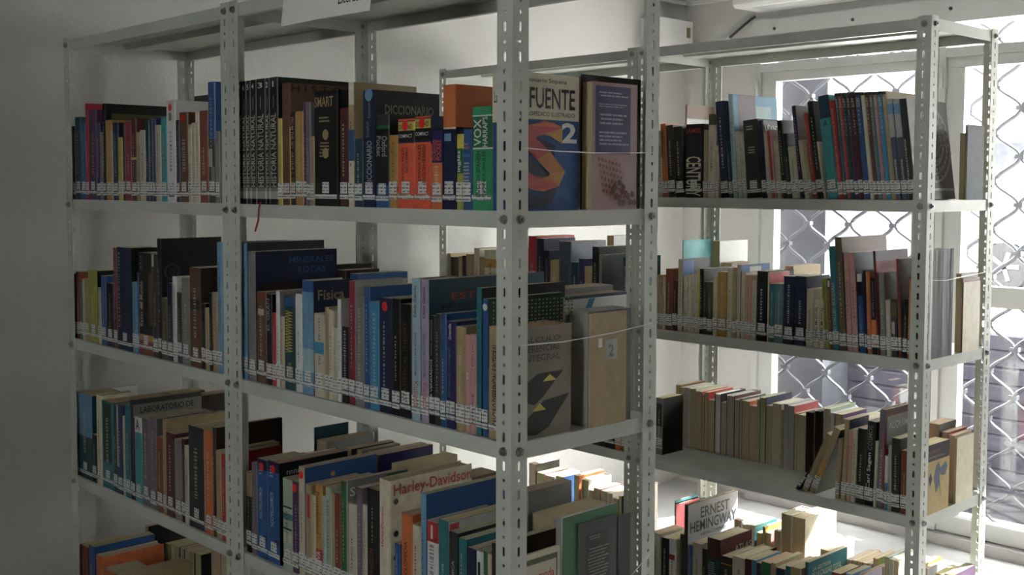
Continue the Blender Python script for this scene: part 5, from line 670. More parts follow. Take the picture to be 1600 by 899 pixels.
('D3','f','olivek',-0.1274,1.3734,-0.7761,0.0245,0.2005,0.1435,0.0200,{},'dark olive book, 9th from left, front row, third shelf, window bay','books in the front row of the third shelf, window bay',1),
('D3','f','black',-0.1023,1.3734,-0.7759,0.0251,0.2240,0.1552,0.0272,{'tx': [('s','Carl Sagan','white','u', 0.2, 0.7, 0.2, 0.63),('s','COSMOS','grey','u', 0.2, 0.7, 0.66, 0.95)]},'black starry book with white vertical author name, 10th from left, third shelf, window bay','books in the front row of the third shelf, window bay',1),
('D3','f','ivory',-0.0766,1.3734,-0.7764,0.0082,0.1744,0.1241,0.0193,{},None,None,0),
('D3','f','mauve',-0.0678,1.3734,-0.7762,0.0174,0.2595,0.1439,0.0209,{'hc': 1,'cb': [(0, 1, 0, 1,'maroon'),(0.07, 1, 0, 0.93,'grey')],'tx': [('c','ALQUIMIA','lgrey','h', 0.12, 1.0, 0.78, 0.87),('s','','ivory','m', 0.4, 0.8, 0.2, 0.6)]},'grey and maroon book with pale capitals on cover, 12th from left, third shelf, window bay','books in the front row of the third shelf, window bay',1),
('D3','f','red',-0.0498,1.3734,-0.7766,0.0031,0.1997,0.1429,-0.0007,{},None,None,0),
('D3','f','white',-0.0462,1.3734,-0.7766,0.0095,0.1406,0.1038,0.0024,{'bd': [(0, 0.5,'cyan')]},None,None,0),
('D3','f','lgrey',-0.0361,1.3734,-0.7766,0.0094,0.1700,0.1140,-0.0024,{},None,None,0),
('D3','f','olivek',-0.0261,1.3734,-0.7766,0.0246,0.1905,0.1364,-0.0097,{},'dark olive book, 16th from left, front row, third shelf, window bay','books in the front row of the third shelf, window bay',1),
('D3','f','rbrown',-0.0009,1.3734,-0.7766,0.0203,0.1626,0.1114,0.0000,{},'short rust brown book, 17th from left, front row, third shelf, window bay','books in the front row of the third shelf, window bay',1),
('D3','f','ochre',0.0201,1.3734,-0.7766,0.0394,0.1801,0.1424,0.0000,{'sp': 'quijote','lb': 0},'ochre paperback with blue figure drawing on its cover, 18th from left, third shelf, window bay','books in the front row of the third shelf, window bay',1),
('D3','b','brown',-0.8710,1.5584,-0.7766,0.0167,0.1959,0.1362,0.0000,{'rev': 1},None,None,0),
('D3','b','black',-0.8537,1.5584,-0.7766,0.0189,0.1901,0.1359,0.0000,{'rev': 1},None,None,0),
('D3','b','white',-0.8342,1.5584,-0.7766,0.0175,0.1927,0.1297,0.0000,{'rev': 1,'pc': 'lgrey'},'white book with pages facing out, 3rd from left, rear row, third shelf, window bay','books in the rear row of the third shelf, window bay',1),
('D3','b','pgreen',-0.8160,1.5584,-0.7766,0.0248,0.1935,0.1280,0.0000,{'rev': 1,'hc': 1},'pale green book with pages facing out, 4th from left, rear row, third shelf, window bay','books in the rear row of the third shelf, window bay',1),
('D3','b','red',-0.7906,1.5584,-0.7766,0.0233,0.1869,0.1415,0.0000,{'rev': 1},'red book with pages facing out, 5th from left, rear row, third shelf, window bay','books in the rear row of the third shelf, window bay',1),
('D3','b','black',-0.7667,1.5584,-0.7766,0.0092,0.1792,0.1299,0.0000,{'rev': 1},None,None,0),
('D3','b','red',-0.7569,1.5584,-0.7766,0.0140,0.1879,0.1339,0.0000,{'rev': 1},None,None,0),
('D3','b','rbrown',-0.7424,1.5584,-0.7766,0.0235,0.1652,0.1244,0.0000,{'rev': 1},'rust brown book with pages facing out, 8th from left, rear row, third shelf, window bay','books in the rear row of the third shelf, window bay',1),
('D3','b','black',-0.7183,1.5584,-0.7766,0.0244,0.1897,0.1334,0.0000,{'rev': 1,'pc': 'white','hc': 1},'black book with pages facing out, 9th from left, rear row, third shelf, window bay','books in the rear row of the third shelf, window bay',1),
('D3','b','pink',-0.6932,1.5584,-0.7766,0.0189,0.1646,0.1230,0.0000,{'rev': 1},None,None,0),
('D3','b','maroon',-0.6737,1.5584,-0.7766,0.0304,0.1908,0.1417,0.0000,{'rev': 1,'pc': 'lgrey','hc': 1},'maroon book with pages facing out, 11th from left, rear row, third shelf, window bay','books in the rear row of the third shelf, window bay',1),
('D3','b','black',-0.6428,1.5584,-0.7766,0.0168,0.1805,0.1229,0.0000,{'rev': 1},None,None,0),
('D3','b','bluegrey',-0.6254,1.5584,-0.7766,0.0098,0.1863,0.1276,0.0000,{'rev': 1},None,None,0),
('D3','b','orange',-0.6150,1.5584,-0.7766,0.0262,0.1805,0.1244,0.0000,{'rev': 1},'orange book with pages facing out, 14th from left, rear row, third shelf, window bay','books in the rear row of the third shelf, window bay',1),
('D3','b','orange',-0.5882,1.5584,-0.7766,0.0248,0.1699,0.1162,0.0000,{'rev': 1},'orange book with pages facing out, 15th from left, rear row, third shelf, window bay','books in the rear row of the third shelf, window bay',1),
('D3','b','white',-0.5628,1.5584,-0.7766,0.0095,0.1925,0.1384,0.0000,{'rev': 1},None,None,0),
('D3','b','navy',-0.5527,1.5584,-0.7766,0.0228,0.2011,0.1379,0.0000,{'rev': 1,'hc': 1,'cb': [(0, 1, 0, 1,'navy'),(0.6, 0.8, 0.8, 0.9,'lgrey')]},'navy book with pages facing out, 17th from left, rear row, third shelf, window bay','books in the rear row of the third shelf, window bay',1),
('D3','b','tan',-0.5293,1.5584,-0.7766,0.0215,0.1783,0.1251,0.0000,{'rev': 1},None,None,0),
('D3','b','ivory',-0.5072,1.5584,-0.7766,0.0299,0.1885,0.1269,0.0000,{'rev': 1,'pc': 'ivory'},'ivory book with pages facing out, 19th from left, rear row, third shelf, window bay','books in the rear row of the third shelf, window bay',1),
('D3','b','crimson',-0.4767,1.5584,-0.7766,0.0081,0.1717,0.1290,0.0000,{'rev': 1},None,None,0),
('D3','b','lgrey',-0.4681,1.5584,-0.7766,0.0145,0.1917,0.1333,0.0000,{'rev': 1,'pc': 'lgrey'},None,None,0),
('D3','b','redp',-0.4530,1.5584,-0.7766,0.0208,0.1892,0.1335,0.0000,{'rev': 1,'pc': 'lgrey'},'rose red book with pages facing out, 22nd from left, rear row, third shelf, window bay','books in the rear row of the third shelf, window bay',1),
('D3','b','rbrown',-0.4316,1.5584,-0.7766,0.0111,0.1690,0.1214,0.0000,{'rev': 1},None,None,0),
('D3','b','cream',-0.4200,1.5584,-0.7766,0.0257,0.1671,0.1254,0.0000,{'rev': 1},'cream book with pages facing out, 24th from left, rear row, third shelf, window bay','books in the rear row of the third shelf, window bay',1),
('D3','b','maroon',-0.3937,1.5584,-0.7766,0.0254,0.1792,0.1258,0.0000,{'rev': 1,'pc': 'dbrown'},'maroon book with pages facing out, 25th from left, rear row, third shelf, window bay','books in the rear row of the third shelf, window bay',1),
('D3','b','black',-0.3677,1.5584,-0.7766,0.0251,0.1876,0.1410,0.0000,{'rev': 1,'hc': 1,'pc': 'dbrown'},'black book with pages facing out, 26th from left, rear row, third shelf, window bay','books in the rear row of the third shelf, window bay',1),
('D3','b','pgreen',-0.3366,1.5584,-0.7766,0.0227,0.1990,0.1413,0.0000,{'rev': 1,'hc': 1,'pc': 'ivory'},'pale green book with pages facing out, 27th from left, rear row, third shelf, window bay','books in the rear row of the third shelf, window bay',1),
('D3','b','white',-0.3132,1.5584,-0.7766,0.0125,0.1882,0.1342,0.0000,{'rev': 1,'pc': 'white'},None,None,0),
('D3','b','purple',-0.3001,1.5584,-0.7766,0.0265,0.1878,0.1337,0.0000,{'rev': 1},None,None,0),
('D3','b','cream',-0.2730,1.5584,-0.7766,0.0246,0.1768,0.1170,0.0000,{'rev': 1},None,None,0),
('D3','b','cream',-0.2478,1.5584,-0.7766,0.0274,0.1839,0.1294,0.0000,{'rev': 1},None,None,0),
('D3','b','grey',-0.0263,1.5584,-0.7766,0.0361,0.2039,0.1000,0.0000,{'rev': 1},'grey book with pages facing out, 32nd from left, rear row, third shelf, window bay','books in the rear row of the third shelf, window bay',1),
('D3','b','red',0.0172,1.5584,-0.7766,0.0174,0.1866,0.1118,0.0000,{'rev': 1},None,None,0),
('D3','b','tan',0.0374,1.5584,-0.7766,0.0157,0.1811,0.1000,0.0000,{'rev': 1},'tan book with pages facing out, 34th from left, rear row, third shelf, window bay','books in the rear row of the third shelf, window bay',1),
('D3','b','cream',0.0535,1.5584,-0.7766,0.0060,0.1746,0.1000,0.0000,{'rev': 1},'pale paperback with brown page edges by the end post, third shelf, window bay','books in the rear row of the third shelf, window bay',1),
('D4','f','ivory',-0.8145,1.3734,-1.1766,0.0345,0.1670,0.1148,0.0000,{},'ivory book, 1st from left, front row, bottom shelf, window bay','books in the front row of the bottom shelf, window bay',1),
('D4','f','black',-0.7767,1.3734,-1.1766,0.0295,0.1596,0.1177,0.0000,{'tx': [('s','','white','m', 0.3, 0.7, 0.2, 0.8)]},'short black book, 2nd from left, front row, bottom shelf, window bay','books in the front row of the bottom shelf, window bay',1),
('D4','f','white',-0.7466,1.3734,-1.1766,0.0286,0.1646,0.1170,0.0000,{'sb': [(0.1, 0.8, 0.6, 0.7,'red')]},'short white book, 3rd from left, front row, bottom shelf, window bay','books in the front row of the bottom shelf, window bay',1),
('D4','f','tan',-0.7173,1.3734,-1.1766,0.0119,0.1674,0.1199,0.0000,{},None,None,0),
('D4','f','dbrown',-0.7050,1.3734,-1.1766,0.0146,0.1859,0.1368,0.0000,{},None,None,0),
('D4','f','dgrey',-0.6900,1.3734,-1.1766,0.0156,0.2788,0.2518,0.0000,{'hc': 1,'cb': [(0, 1, 0, 1,'silver')],'tx': [('c','ERNEST','dgrey','h', 0.24, 0.82, 0.82, 0.94),('c','HEMINGWAY','dgrey','h', 0.04, 0.97, 0.68, 0.8),('c','REDISCOVERED','dgrey','h', 0.25, 0.75, 0.62, 0.655)]},'tall silver-grey book with serif capitals on its cover, 6th from left, bottom shelf, window bay','books in the front row of the bottom shelf, window bay',1),
('D4','f','blue',-0.6710,1.3734,-1.1766,0.0136,0.1606,0.1207,0.0000,{},None,None,0),
('D4','f','ivory',-0.6569,1.3734,-1.1766,0.0341,0.1717,0.1209,0.0000,{},'ivory book, 8th from left, front row, bottom shelf, window bay','books in the front row of the bottom shelf, window bay',1),
('D4','f','black',-0.6219,1.3734,-1.1766,0.0170,0.1606,0.1158,0.0000,{},None,None,0),
('D4','f','dteal',-0.6039,1.3734,-1.1766,0.0478,0.1993,0.1584,0.0000,{'hc': 1,'bd': [(0.7, 1,'maroon')],'cb': [(0, 1, 0, 1,'maroon')],'tx': [('c','ATLAS','lgrey','h', 0.45, 0.98, 0.74, 0.85),('s','','lgrey','m2', 0.1, 0.7, 0.3, 0.65)]},'thick maroon and teal atlas, 10th from left, front row, bottom shelf, window bay','books in the front row of the bottom shelf, window bay',1),
('D4','f','dbrown',-0.5538,1.3734,-1.1766,0.0388,0.1559,0.1470,0.0000,{'hc': 1,'sb': [(0, 1, 0.85, 0.87,'mustard'),(0, 1, 0.6, 0.62,'mustard')]},'short dark brown hardback, 11th from left, front row, bottom shelf, window bay','books in the front row of the bottom shelf, window bay',1),
('D4','f','ivory',-0.5144,1.3734,-1.1766,0.0451,0.1654,0.1616,0.0000,{'hc': 1,'cb': [(0, 1, 0, 1,'black')],'tx': [('s','','dgrey','m', 0.4, 0.7, 0.4, 0.8)]},'thick ivory hardback, 12th from left, front row, bottom shelf, window bay','books in the front row of the bottom shelf, window bay',1),
('D4','f','maroon',-0.4685,1.3734,-1.1766,0.0206,0.1680,0.1194,0.0000,{},None,None,0),
('D4','f','cyan',-0.4473,1.3734,-1.1766,0.0144,0.1695,0.1226,0.0000,{},None,None,0),
('D4','f','dgrey',-0.4321,1.3734,-1.1766,0.0164,0.1650,0.1174,0.0000,{},None,None,0),
('D4','f','green',-0.4151,1.3734,-1.1766,0.0310,0.1729,0.1261,0.0000,{},None,None,0),
('D4','f','tan',-0.3835,1.3734,-1.1766,0.0157,0.1770,0.1408,0.0000,{},None,None,0),
('D4','f','navy',-0.3670,1.3734,-1.1766,0.0299,0.1673,0.1000,0.0000,{},None,None,0),
('D4','f','teal',-0.3366,1.3734,-1.1766,0.0165,0.1796,0.1266,0.0000,{},None,None,0),
('D4','f','tan',-0.3194,1.3734,-1.1766,0.0336,0.1820,0.1299,0.0000,{},None,None,0),
('D4','f','bluegrey',-0.2743,1.3734,-1.1766,0.0121,0.2057,0.2016,0.0000,{'cb': [(0, 1, 0, 1,'teal')],'tx': [('c','LA GESTIÓN','ivory','h', 0.1, 0.55, 0.86, 0.93),('c','DE LA CALIDAD TOTAL','ivory','h', 0.08, 0.85, 0.76, 0.84)]},'teal quality management book with white capitals on cover, 21st from left, bottom shelf, window bay','books in the front row of the bottom shelf, window bay',1),
('D4','f','rbrown',-0.1936,1.3734,-1.1766,0.0290,0.1986,0.1000,0.0000,{},None,None,0),
('D4','f','lblue',-0.1494,1.3734,-1.1766,0.0175,0.2058,0.1000,0.0000,{},None,None,0),
('D4','f','lilac',-0.1132,1.3734,-1.1766,0.0137,0.2116,0.1000,0.0000,{},None,None,0),
('D4','b','teal',-0.8710,1.5584,-1.1766,0.0040,0.2179,0.1195,0.0000,{'rev': 1},None,None,0),
('D4','b','black',-0.8710,1.5584,-1.1766,0.0040,0.1995,0.1569,0.0000,{'rev': 1},None,None,0),
('D4','b','lilac',-0.8710,1.5584,-1.1766,0.0040,0.2097,0.1266,0.0000,{'rev': 1},None,None,0),
('D4','b','red',-0.8710,1.5584,-1.1766,0.0080,0.2061,0.1198,0.0000,{'rev': 1},None,None,0),
('D4','b','white',-0.6386,1.5584,-1.1766,0.0266,0.2077,0.1000,0.0000,{'rev': 1},None,None,0),
('D4','b','white',-0.6092,1.5584,-1.1766,0.0124,0.1982,0.1234,0.0000,{'rev': 1,'pc': 'cream'},None,None,0),
('D4','b','white',-0.5962,1.5584,-1.1766,0.0156,0.2011,0.1236,0.0000,{'rev': 1,'pc': 'cream'},None,None,0),
('D4','b','teal',-0.5800,1.5584,-1.1766,0.0155,0.2027,0.1237,0.0000,{'rev': 1,'pc': 'cream'},None,None,0),
('D4','b','red',-0.5567,1.5584,-1.1766,0.0206,0.1855,0.1313,0.0000,{'rev': 1},None,None,0),
('D4','b','yellow',-0.5356,1.5584,-1.1766,0.0093,0.2075,0.1072,0.0000,{'rev': 1},None,None,0),
('D4','b','pink',-0.5254,1.5584,-1.1766,0.0200,0.1914,0.1443,0.0000,{'rev': 1},None,None,0),
('D4','b','cream',-0.4947,1.5584,-1.1766,0.0237,0.2061,0.1505,0.0000,{'rev': 1},None,None,0),
('D4','b','cream',-0.4705,1.5584,-1.1766,0.0351,0.2636,0.1098,0.0000,{'rev': 1,'hc': 1},'cream book with pages facing out, 13th from left, rear row, bottom shelf, window bay','books in the rear row of the bottom shelf, window bay',1),
('D4','b','cream',-0.4346,1.5584,-1.1766,0.0456,0.2629,0.1750,0.0000,{'rev': 1,'hc': 1},'very thick cream volume with blank cover, 14th from left, rear row, bottom shelf, window bay','books in the rear row of the bottom shelf, window bay',1),
('D4','b','white',-0.3379,1.5584,-1.1766,0.0275,0.1862,0.1452,0.0000,{'rev': 1},'white book with pages facing out, 15th from left, rear row, bottom shelf, window bay','books in the rear row of the bottom shelf, window bay',1),
('D4','b','rbrown',-0.2540,1.5584,-1.1766,0.0168,0.1756,0.1313,0.0000,{'rev': 1},None,None,0),
('D4','b','rbrown',-0.2365,1.5584,-1.1766,0.0155,0.1781,0.1343,0.0000,{'rev': 1},None,None,0),
('D4','b','rbrown',-0.2203,1.5584,-1.1766,0.0158,0.1785,0.1225,0.0000,{'rev': 1},None,None,0),
('D4','b','rbrown',-0.2038,1.5584,-1.1766,0.0157,0.1790,0.1282,0.0000,{'rev': 1},None,None,0),
('D4','b','rbrown',-0.1875,1.5584,-1.1766,0.0133,0.1806,0.1362,0.0000,{'rev': 1},None,None,0),
('D4','b','ygreen',-0.1721,1.5584,-1.1766,0.0143,0.1999,0.1000,0.0000,{'rev': 1},None,None,0),
('D4','b','white',-0.1551,1.5584,-1.1766,0.0172,0.1823,0.1356,0.0000,{'rev': 1},None,None,0),
('D4','b','turq',-0.1372,1.5584,-1.1766,0.0126,0.2119,0.1000,0.0000,{'rev': 1},None,None,0),
('D4','b','white',-0.1239,1.5584,-1.1766,0.0122,0.2092,0.1409,0.0000,{'rev': 1},None,None,0),
('D4','b','white',-0.1110,1.5584,-1.1766,0.0150,0.2078,0.1397,0.0000,{'rev': 1},None,None,0),
('D4','b','yellow',-0.0409,1.5584,-1.1766,0.0169,0.2158,0.1045,0.0000,{'rev': 1},None,None,0),
('D4','b','white',-0.0221,1.5584,-1.1766,0.0095,0.2085,0.1106,0.0000,{'rev': 1},None,None,0),
('D4','b','white',0.0084,1.5584,-1.1766,0.0233,0.2026,0.1023,0.0000,{'rev': 1},None,None,0),
('D4','b','purple',0.0334,1.5584,-1.1766,0.0254,0.2073,0.1294,0.0000,{'rev': 1},None,None,0)]
# ------------------------------------------------------------ books
def ramp_text(c): return sum(c[:3])/3
class Book:
    """builds one book: cover mesh (top level) with page block, printed areas, lettering, call-number label, dot sticker as children.
    local frame: x = thickness, y = depth (0 nearest the viewer), z = height; the right-hand board faces +x"""
    def __init__(s, key, rank, c, x, y, z, t, h, d, lean, o, label, group):
        s.t, s.h, s.d, s.o = t, h, d, o; s.rev = o.get('rev', 0); hc = o.get('hc', 0)
        base = PAL[c]; b = .0022 if hc else .0008; b = min(b, t*.22); ch = min(.0025, t*.3)
        prof = [(0, d), (0, ch), (ch, 0), (t-ch, 0), (t, ch), (t, d), (t-b, d), (t-b, b+ch*.3), (b, b+ch*.3), (b, d)]
        lv = [0, h]
        for v0, v1, _ in o.get('bd', []): lv += [v0*h, v1*h]
        lv = sorted(set(round(q, 5) for q in lv))
        V, F, C = [], [], []
        fy = (lambda q: d-q) if s.rev else (lambda q: q)
        k = len(prof)
        for zz in lv: V += [(p[0], fy(p[1]), zz) for p in prof]
        inner = PAL['ivory']
        for i in range(len(lv)-1):
            zm = (lv[i]+lv[i+1])/2/h; bc = base
            for v0, v1, cc in o.get('bd', []):
                if v0 <= zm <= v1: bc = PAL[cc]
            for j in range(k):
                n = (j+1) % k; F.append((i*k+j, i*k+n, (i+1)*k+n, (i+1)*k+j)); C.append(bc if j in (1, 2, 3) else (base if j in (0, 4, 5, 9) else inner))
        for zi in (0, len(lv)-1):
            q = zi*k
            for quad in ((0, 1, 8, 9), (1, 2, 3, 4), (1, 4, 7, 8), (4, 5, 6, 7)): F.append(tuple(q+a for a in quad)); C.append(base)
        name = 'book'
        s.ob = mesh_obj(name, V, F, 'cloth' if hc else 'cover', None, (x, y, z), cols=C)
        s.ob.rotation_euler = (0, lean, 0)
        if label: tag(s.ob, label, 'book', group)
        e = .003 if hc else .0006; e2 = e if hc else .0006
        pc = PAL[o['pc']] if 'pc' in o else tuple(q*random.uniform(.85, 1.08) for q in PAL['pages'][:3])+(1,)
        pb = MB(); y0, y1 = b+ch*.3+.0002, d-e2
        if s.rev: y0, y1 = d-y1, d-y0
        pb.box(b+.0001, t-b-.0001, y0, y1, e, h-e, pc); pb.obj('page_block', 'pages', s.ob)
        s.pv, s.pf, s.pcol, s.lay = [], [], [], 0
        s.tv, s.tf, s.tcol = [], [], []
        for a in o.get('cb', []): s.rect('c', *a)
        for a in o.get('sb', []): s.rect('s', *a)
        for u, v, r, cc in o.get('disc', []): s.disc('s', u, v, r*t, cc)
        for u, v, r, cc in o.get('disc2', []): s.disc('c', u, v, r*d, cc)
        for u, v, r, cc in o.get('ring', []): s.disc('c', u, v, r*d*1.3, cc); s.disc('c', u, v, r*d*.95, 'black'); s.disc('c', u, v, r*d*.5, cc); s.disc('c', u, v, r*d*.3, 'black')
        if o.get('sp'): globals()['sp_'+o['sp']](s)
        for a in o.get('tx', []): s.text(*a)
        if not o.get('tx') and not s.rev and t > .009 and not o.get('sp') and rank == 'f':
            lum = ramp_text(base); s.text('s', '', 'ivory' if lum < .3 else 'dgrey', 'm', .33, .66, .3, random.uniform(.6, .9))
        if s.pv: mesh_obj('cover_print', s.pv, s.pf, 'print', s.ob, cols=s.pcol)
        if s.tv: mesh_obj('lettering', s.tv, s.tf, 'print', s.ob, cols=s.tcol)
        if rank == 'f' and not s.rev and o.get('lb', 1) and key not in ('D4', 'C4', 'A4'):
            m = MB(); w = min(t*.94, .024); xa = (t-w)/2; zb = .012+random.uniform(0, .006); yy = -.0006
            m.box(xa, xa+w, yy-.0002, yy, zb+.011, zb+.034); m.box(t*.02, t*.98, yy-.0003, yy, zb, zb+.009)
            m.obj('call_number_label', 'label', s.ob)
        if o.get('dot'):
            r = min(.0085, t*.32); zc = h*(.93 if o['dot'] == 1 else .925); m = MB(); m.prism([(t*.5+r*math.cos(a), zc+r*1.1*math.sin(a)) for a in [i*math.pi/8 for i in range(16)]], 1, -.0017, -.0012); m.obj('dot_sticker', 'dot', s.ob)
    def P3(s, face, u, v, off):
        return (u*s.t, -off, v*s.h) if face == 's' else (s.t+off, u*s.d, v*s.h)
    def poly(s, face, pts, col):
        s.lay += 1; off = .0002+.00008*s.lay; n = len(s.pv)
        s.pv += [s.P3(face, u, v, off) for u, v in pts]; s.pf.append(tuple(range(n, n+len(pts)))); s.pcol.append(PAL[col] if isinstance(col, str) else col)
    def rect(s, face, u0, u1, v0, v1, col): s.poly(face, [(u0, v0), (u1, v0), (u1, v1), (u0, v1)], col)
    def disc(s, face, u, v, r, col):
        W = s.t if face == 's' else s.d; s.poly(face, [(u+r/W*math.cos(a), v+r/s.h*math.sin(a)) for a in [i*math.pi/10 for i in range(20)]], col)
    def text(s, face, body, col, ori, u0, u1, v0, v1, off=None):
        off = off or (.0011 + .00008*s.lay); cc = PAL[col] if isinstance(col, str) else col
        if not body:      # print too small to read in the photograph: rows of fine strokes
            n_rows = 1 if ori == 'm' else max(2, int((v1-v0)*s.h/.006))
            if ori == 'm':
                v = v1
                while v > v0:
                    l = random.uniform(.012, .035); a = max(v0, v-l*random.uniform(.6, 1)); w = (u1-u0)*random.uniform(.55, .8)/2; uc = (u0+u1)/2
                    q = a
                    while q < v:
                        q2 = min(v, q+random.uniform(.004, .009)); m = len(s.tv); x = w*random.uniform(.6, 1)
                        s.tv += [s.P3(face, uc-x, q, off), s.P3(face, uc+x, q, off), s.P3(face, uc+x, q2-.002, off), s.P3(face, uc-x, q2-.002, off)]; s.tf.append((m, m+1, m+2, m+3)); s.tcol.append(cc); q = q2+.001
                    v = a-random.uniform(.008, .02)
            else:
                for i in range(n_rows):
                    vt = v1-(v1-v0)*(i+.2)/n_rows; vb = vt-(v1-v0)*.45/n_rows; u = u0+random.uniform(0, .1)*(u1-u0); ue = u1-random.uniform(0, .25)*(u1-u0)
                    while u < ue:
                        w = min(ue-u, (u1-u0)*random.uniform(.06, .2)); m = len(s.tv); s.tv += [s.P3(face, u, vb, off), s.P3(face, u+w*.85, vb, off), s.P3(face, u+w*.85, vt, off), s.P3(face, u, vt, off)]; s.tf.append((m, m+1, m+2, m+3)); s.tcol.append(cc); u += w
            return
        vs, fs = text_geo(body); n = len(s.tv)
        for a, b in vs:
            if ori == 'h': u, v = u0+(u1-u0)*a, v0+(v1-v0)*b
            elif ori == 'u': u, v = u1-(u1-u0)*b, v0+(v1-v0)*a
            else: u, v = u0+(u1-u0)*b, v1-(v1-v0)*a
            s.tv.append(s.P3(face, u, v, off))
        for f in fs: s.tf.append(tuple(n+i for i in f)); s.tcol.append(cc)
def mixc(a, b, t): return tuple(PAL[a][i]*(1-t)+PAL[b][i]*t for i in range(4))
def sp_fuente(s):
    s.rect('s', 0, 1, .64, 1, 'cream'); s.rect('s', .2, .9, .18, .3, 'brown'); s.rect('c', 0, 1, .665, 1, 'cream')
    s.text('s', 'La FUENTE', 'dgrey', 'h', .1, .95, .78, .86)
    s.text('c', 'Diccionario Sopena', 'dgrey', 'h', .05, .8, .925, .965); s.text('c', 'La FUENTE', 'black', 'h', .0, .93, .745, .895); s.text('c', 'ENCICLOPÉDICO ILUSTRADO', 'dgrey', 'h', .0, .93, .69, .73)
    s.lay += 2; s.text('c', 'S', 'navy', 'h', .02, .66, .015, .52, .0012)
    n = len(s.tv); m = len(s.tf); s.text('c', 'S', 'red', 'h', .1, .78, .14, .655, .0016)
    for i in range(m, len(s.tf)):
        u = sum(s.tv[j][1] for j in s.tf[i])/len(s.tf[i])/s.d; t = max(0, min(1, (u-.36)/.34)); s.tcol[i] = mixc('red', 'mustard', t) if t > .5 else mixc('redp', 'orange', t*2)
    s.text('c', '2', 'white', 'h', .72, .96, .5, .65, .0016)
def sp_blurb(s):
    s.rect('c', .06, .83, .44, .97, 'violet')
    for v0, v1 in ((.88, .93), (.8, .835), (.66, .76), (.5, .62)): s.text('c', '', 'lilac', 'm2', .1, .8, v0, v1)
    for i in range(7):
        for j in range(6): s.disc('c', .14+i*.07+j*.02, .40-j*.05-i*.008, .0035, 'rbrown')
    for i in range(16): s.disc('c', random.uniform(.4, .95), random.uniform(.04, .22), .006, 'maroon')
def sp_woven(s):
    for i in range(22):
        for j in range(14): s.rect('c', .05+i*.043, .05+i*.043+.026, .60+j*.028, .60+j*.028+.014, 'ygreen' if (i+j) % 2 else 'tealg')
def sp_calculo(s):
    s.rect('c', 0, 1, 0, 1, (.20, .175, .13, 1))
    for b, v in (('CÁLCULO', .86), ('DIFERENCIAL', .775), ('E INTEGRAL', .69)): s.text('c', b, (.07, .06, .05, 1), 'h', .06, .8, v, v+.06)
    s.poly('c', [(.05, .44), (.42, .58), (.86, .58), (.5, .36), (.36, .30), (.2, .34)], 'black'); s.poly('c', [(.1, .12), (.52, .33), (.97, .36), (.6, .08), (.4, .03), (.25, .04)], 'black'); s.poly('c', [(.05, .2), (.22, .32), (.05, .4)], 'black')
    s.poly('c', [(.5, .5), (.74, .5), (.62, .56)], 'yellow'); s.poly('c', [(.32, .245), (.56, .245), (.45, .31)], 'yellow')
def sp_bluestripe(s): s.poly('c', [(.18, .7), (.28, .7), (.48, .97), (.38, .97)], 'cyan'); s.rect('c', .0, 1, .975, 1, 'dteal')
def sp_two(s):
    s.rect('c', .38, .72, .58, .76, 'lgrey'); s.rect('c', .2, .3, .7, .78, 'white'); s.text('c', '2', 'grey', 'h', .47, .62, .61, .72)
def sp_comprenda(s):
    s.rect('c', .05, .95, .05, .95, 'olive'); s.rect('c', .08, .92, .06, .9, 'ivory'); s.text('c', 'Comprenda', 'red', 'h', .12, .86, .72, .83); s.rect('c', .12, .86, .69, .695, 'red'); s.text('c', '', 'rbrown', 'm2', .3, .8, .5, .62)
def sp_backtext(s):
    s.rect('c', .06, .94, .05, .95, 'dgrey'); s.rect('c', .18, .8, .2, .9, 'olivek'); s.text('c', '', 'grey', 'm2', .25, .6, .84, .88); s.text('c', '', 'grey', 'm2', .22, .78, .3, .78)
def sp_aztec(s):
    for r, c in ((.46, 'grey'), (.43, 'dgrey'), (.36, 'mauve'), (.34, 'dgrey'), (.26, 'grey'), (.24, 'dgrey'), (.15, 'mauve'), (.13, 'dgrey'), (.07, 'grey')): s.disc('c', .55, .55, r*s.d, c)
    for i in range(24):
        a = i*math.pi/12
        for r in (.2, .3, .395): s.disc('c', .55+r*math.cos(a), .55+r*s.d/s.h*math.sin(a), .004, 'grey')
    s.text('c', 'Arte Iberoamericano', 'lgrey', 'h', .2, .95, .08, .12)
def sp_stripes(s):
    s.rect('c', 0, 1, 0, 1, 'streak')
    for i in range(26):
        u = random.uniform(0, .97); f = random.uniform(.75, 1.2); s.rect('c', u, u+random.uniform(.008, .03), 0, 1, tuple(q*f for q in PAL['streak'][:3])+(1,))
def sp_quijote(s):
    s.rect('c', 0, 1, .76, 1, 'black'); s.text('c', 'MOREA', 'rbrown', 'h', .1, .62, .87, .92); s.text('c', '', 'grey', 'm2', .15, .9, .8, .83)
    s.poly('c', [(.1, .3), (.08, .55), (.2, .7), (.34, .62), (.32, .45), (.4, .25), (.24, .22)], 'tan'); s.poly('c', [(.5, .28), (.4, .5), (.48, .68), (.58, .72), (.66, .62), (.62, .5), (.7, .2), (.6, .4)], 'bluegrey')
    s.poly('c', [(.58, .6), (.86, .7), (.92, .62), (.84, .5), (.68, .52)], 'bluegrey'); s.poly('c', [(.2, .52), (.28, .6), (.34, .5), (.26, .4)], 'navy'); s.poly('c', [(.22, .1), (.44, .16), (.5, .08), (.3, .05)], 'tan')
def sp_dots(s):
    for v in (.84, .6, .42): s.disc('c', .07, v, .006, 'dgrey')
REST = []
for _b in BOOKS:
    _k = Book(*_b[:-1])
    if not _b[-1]: REST.append(_k.ob)
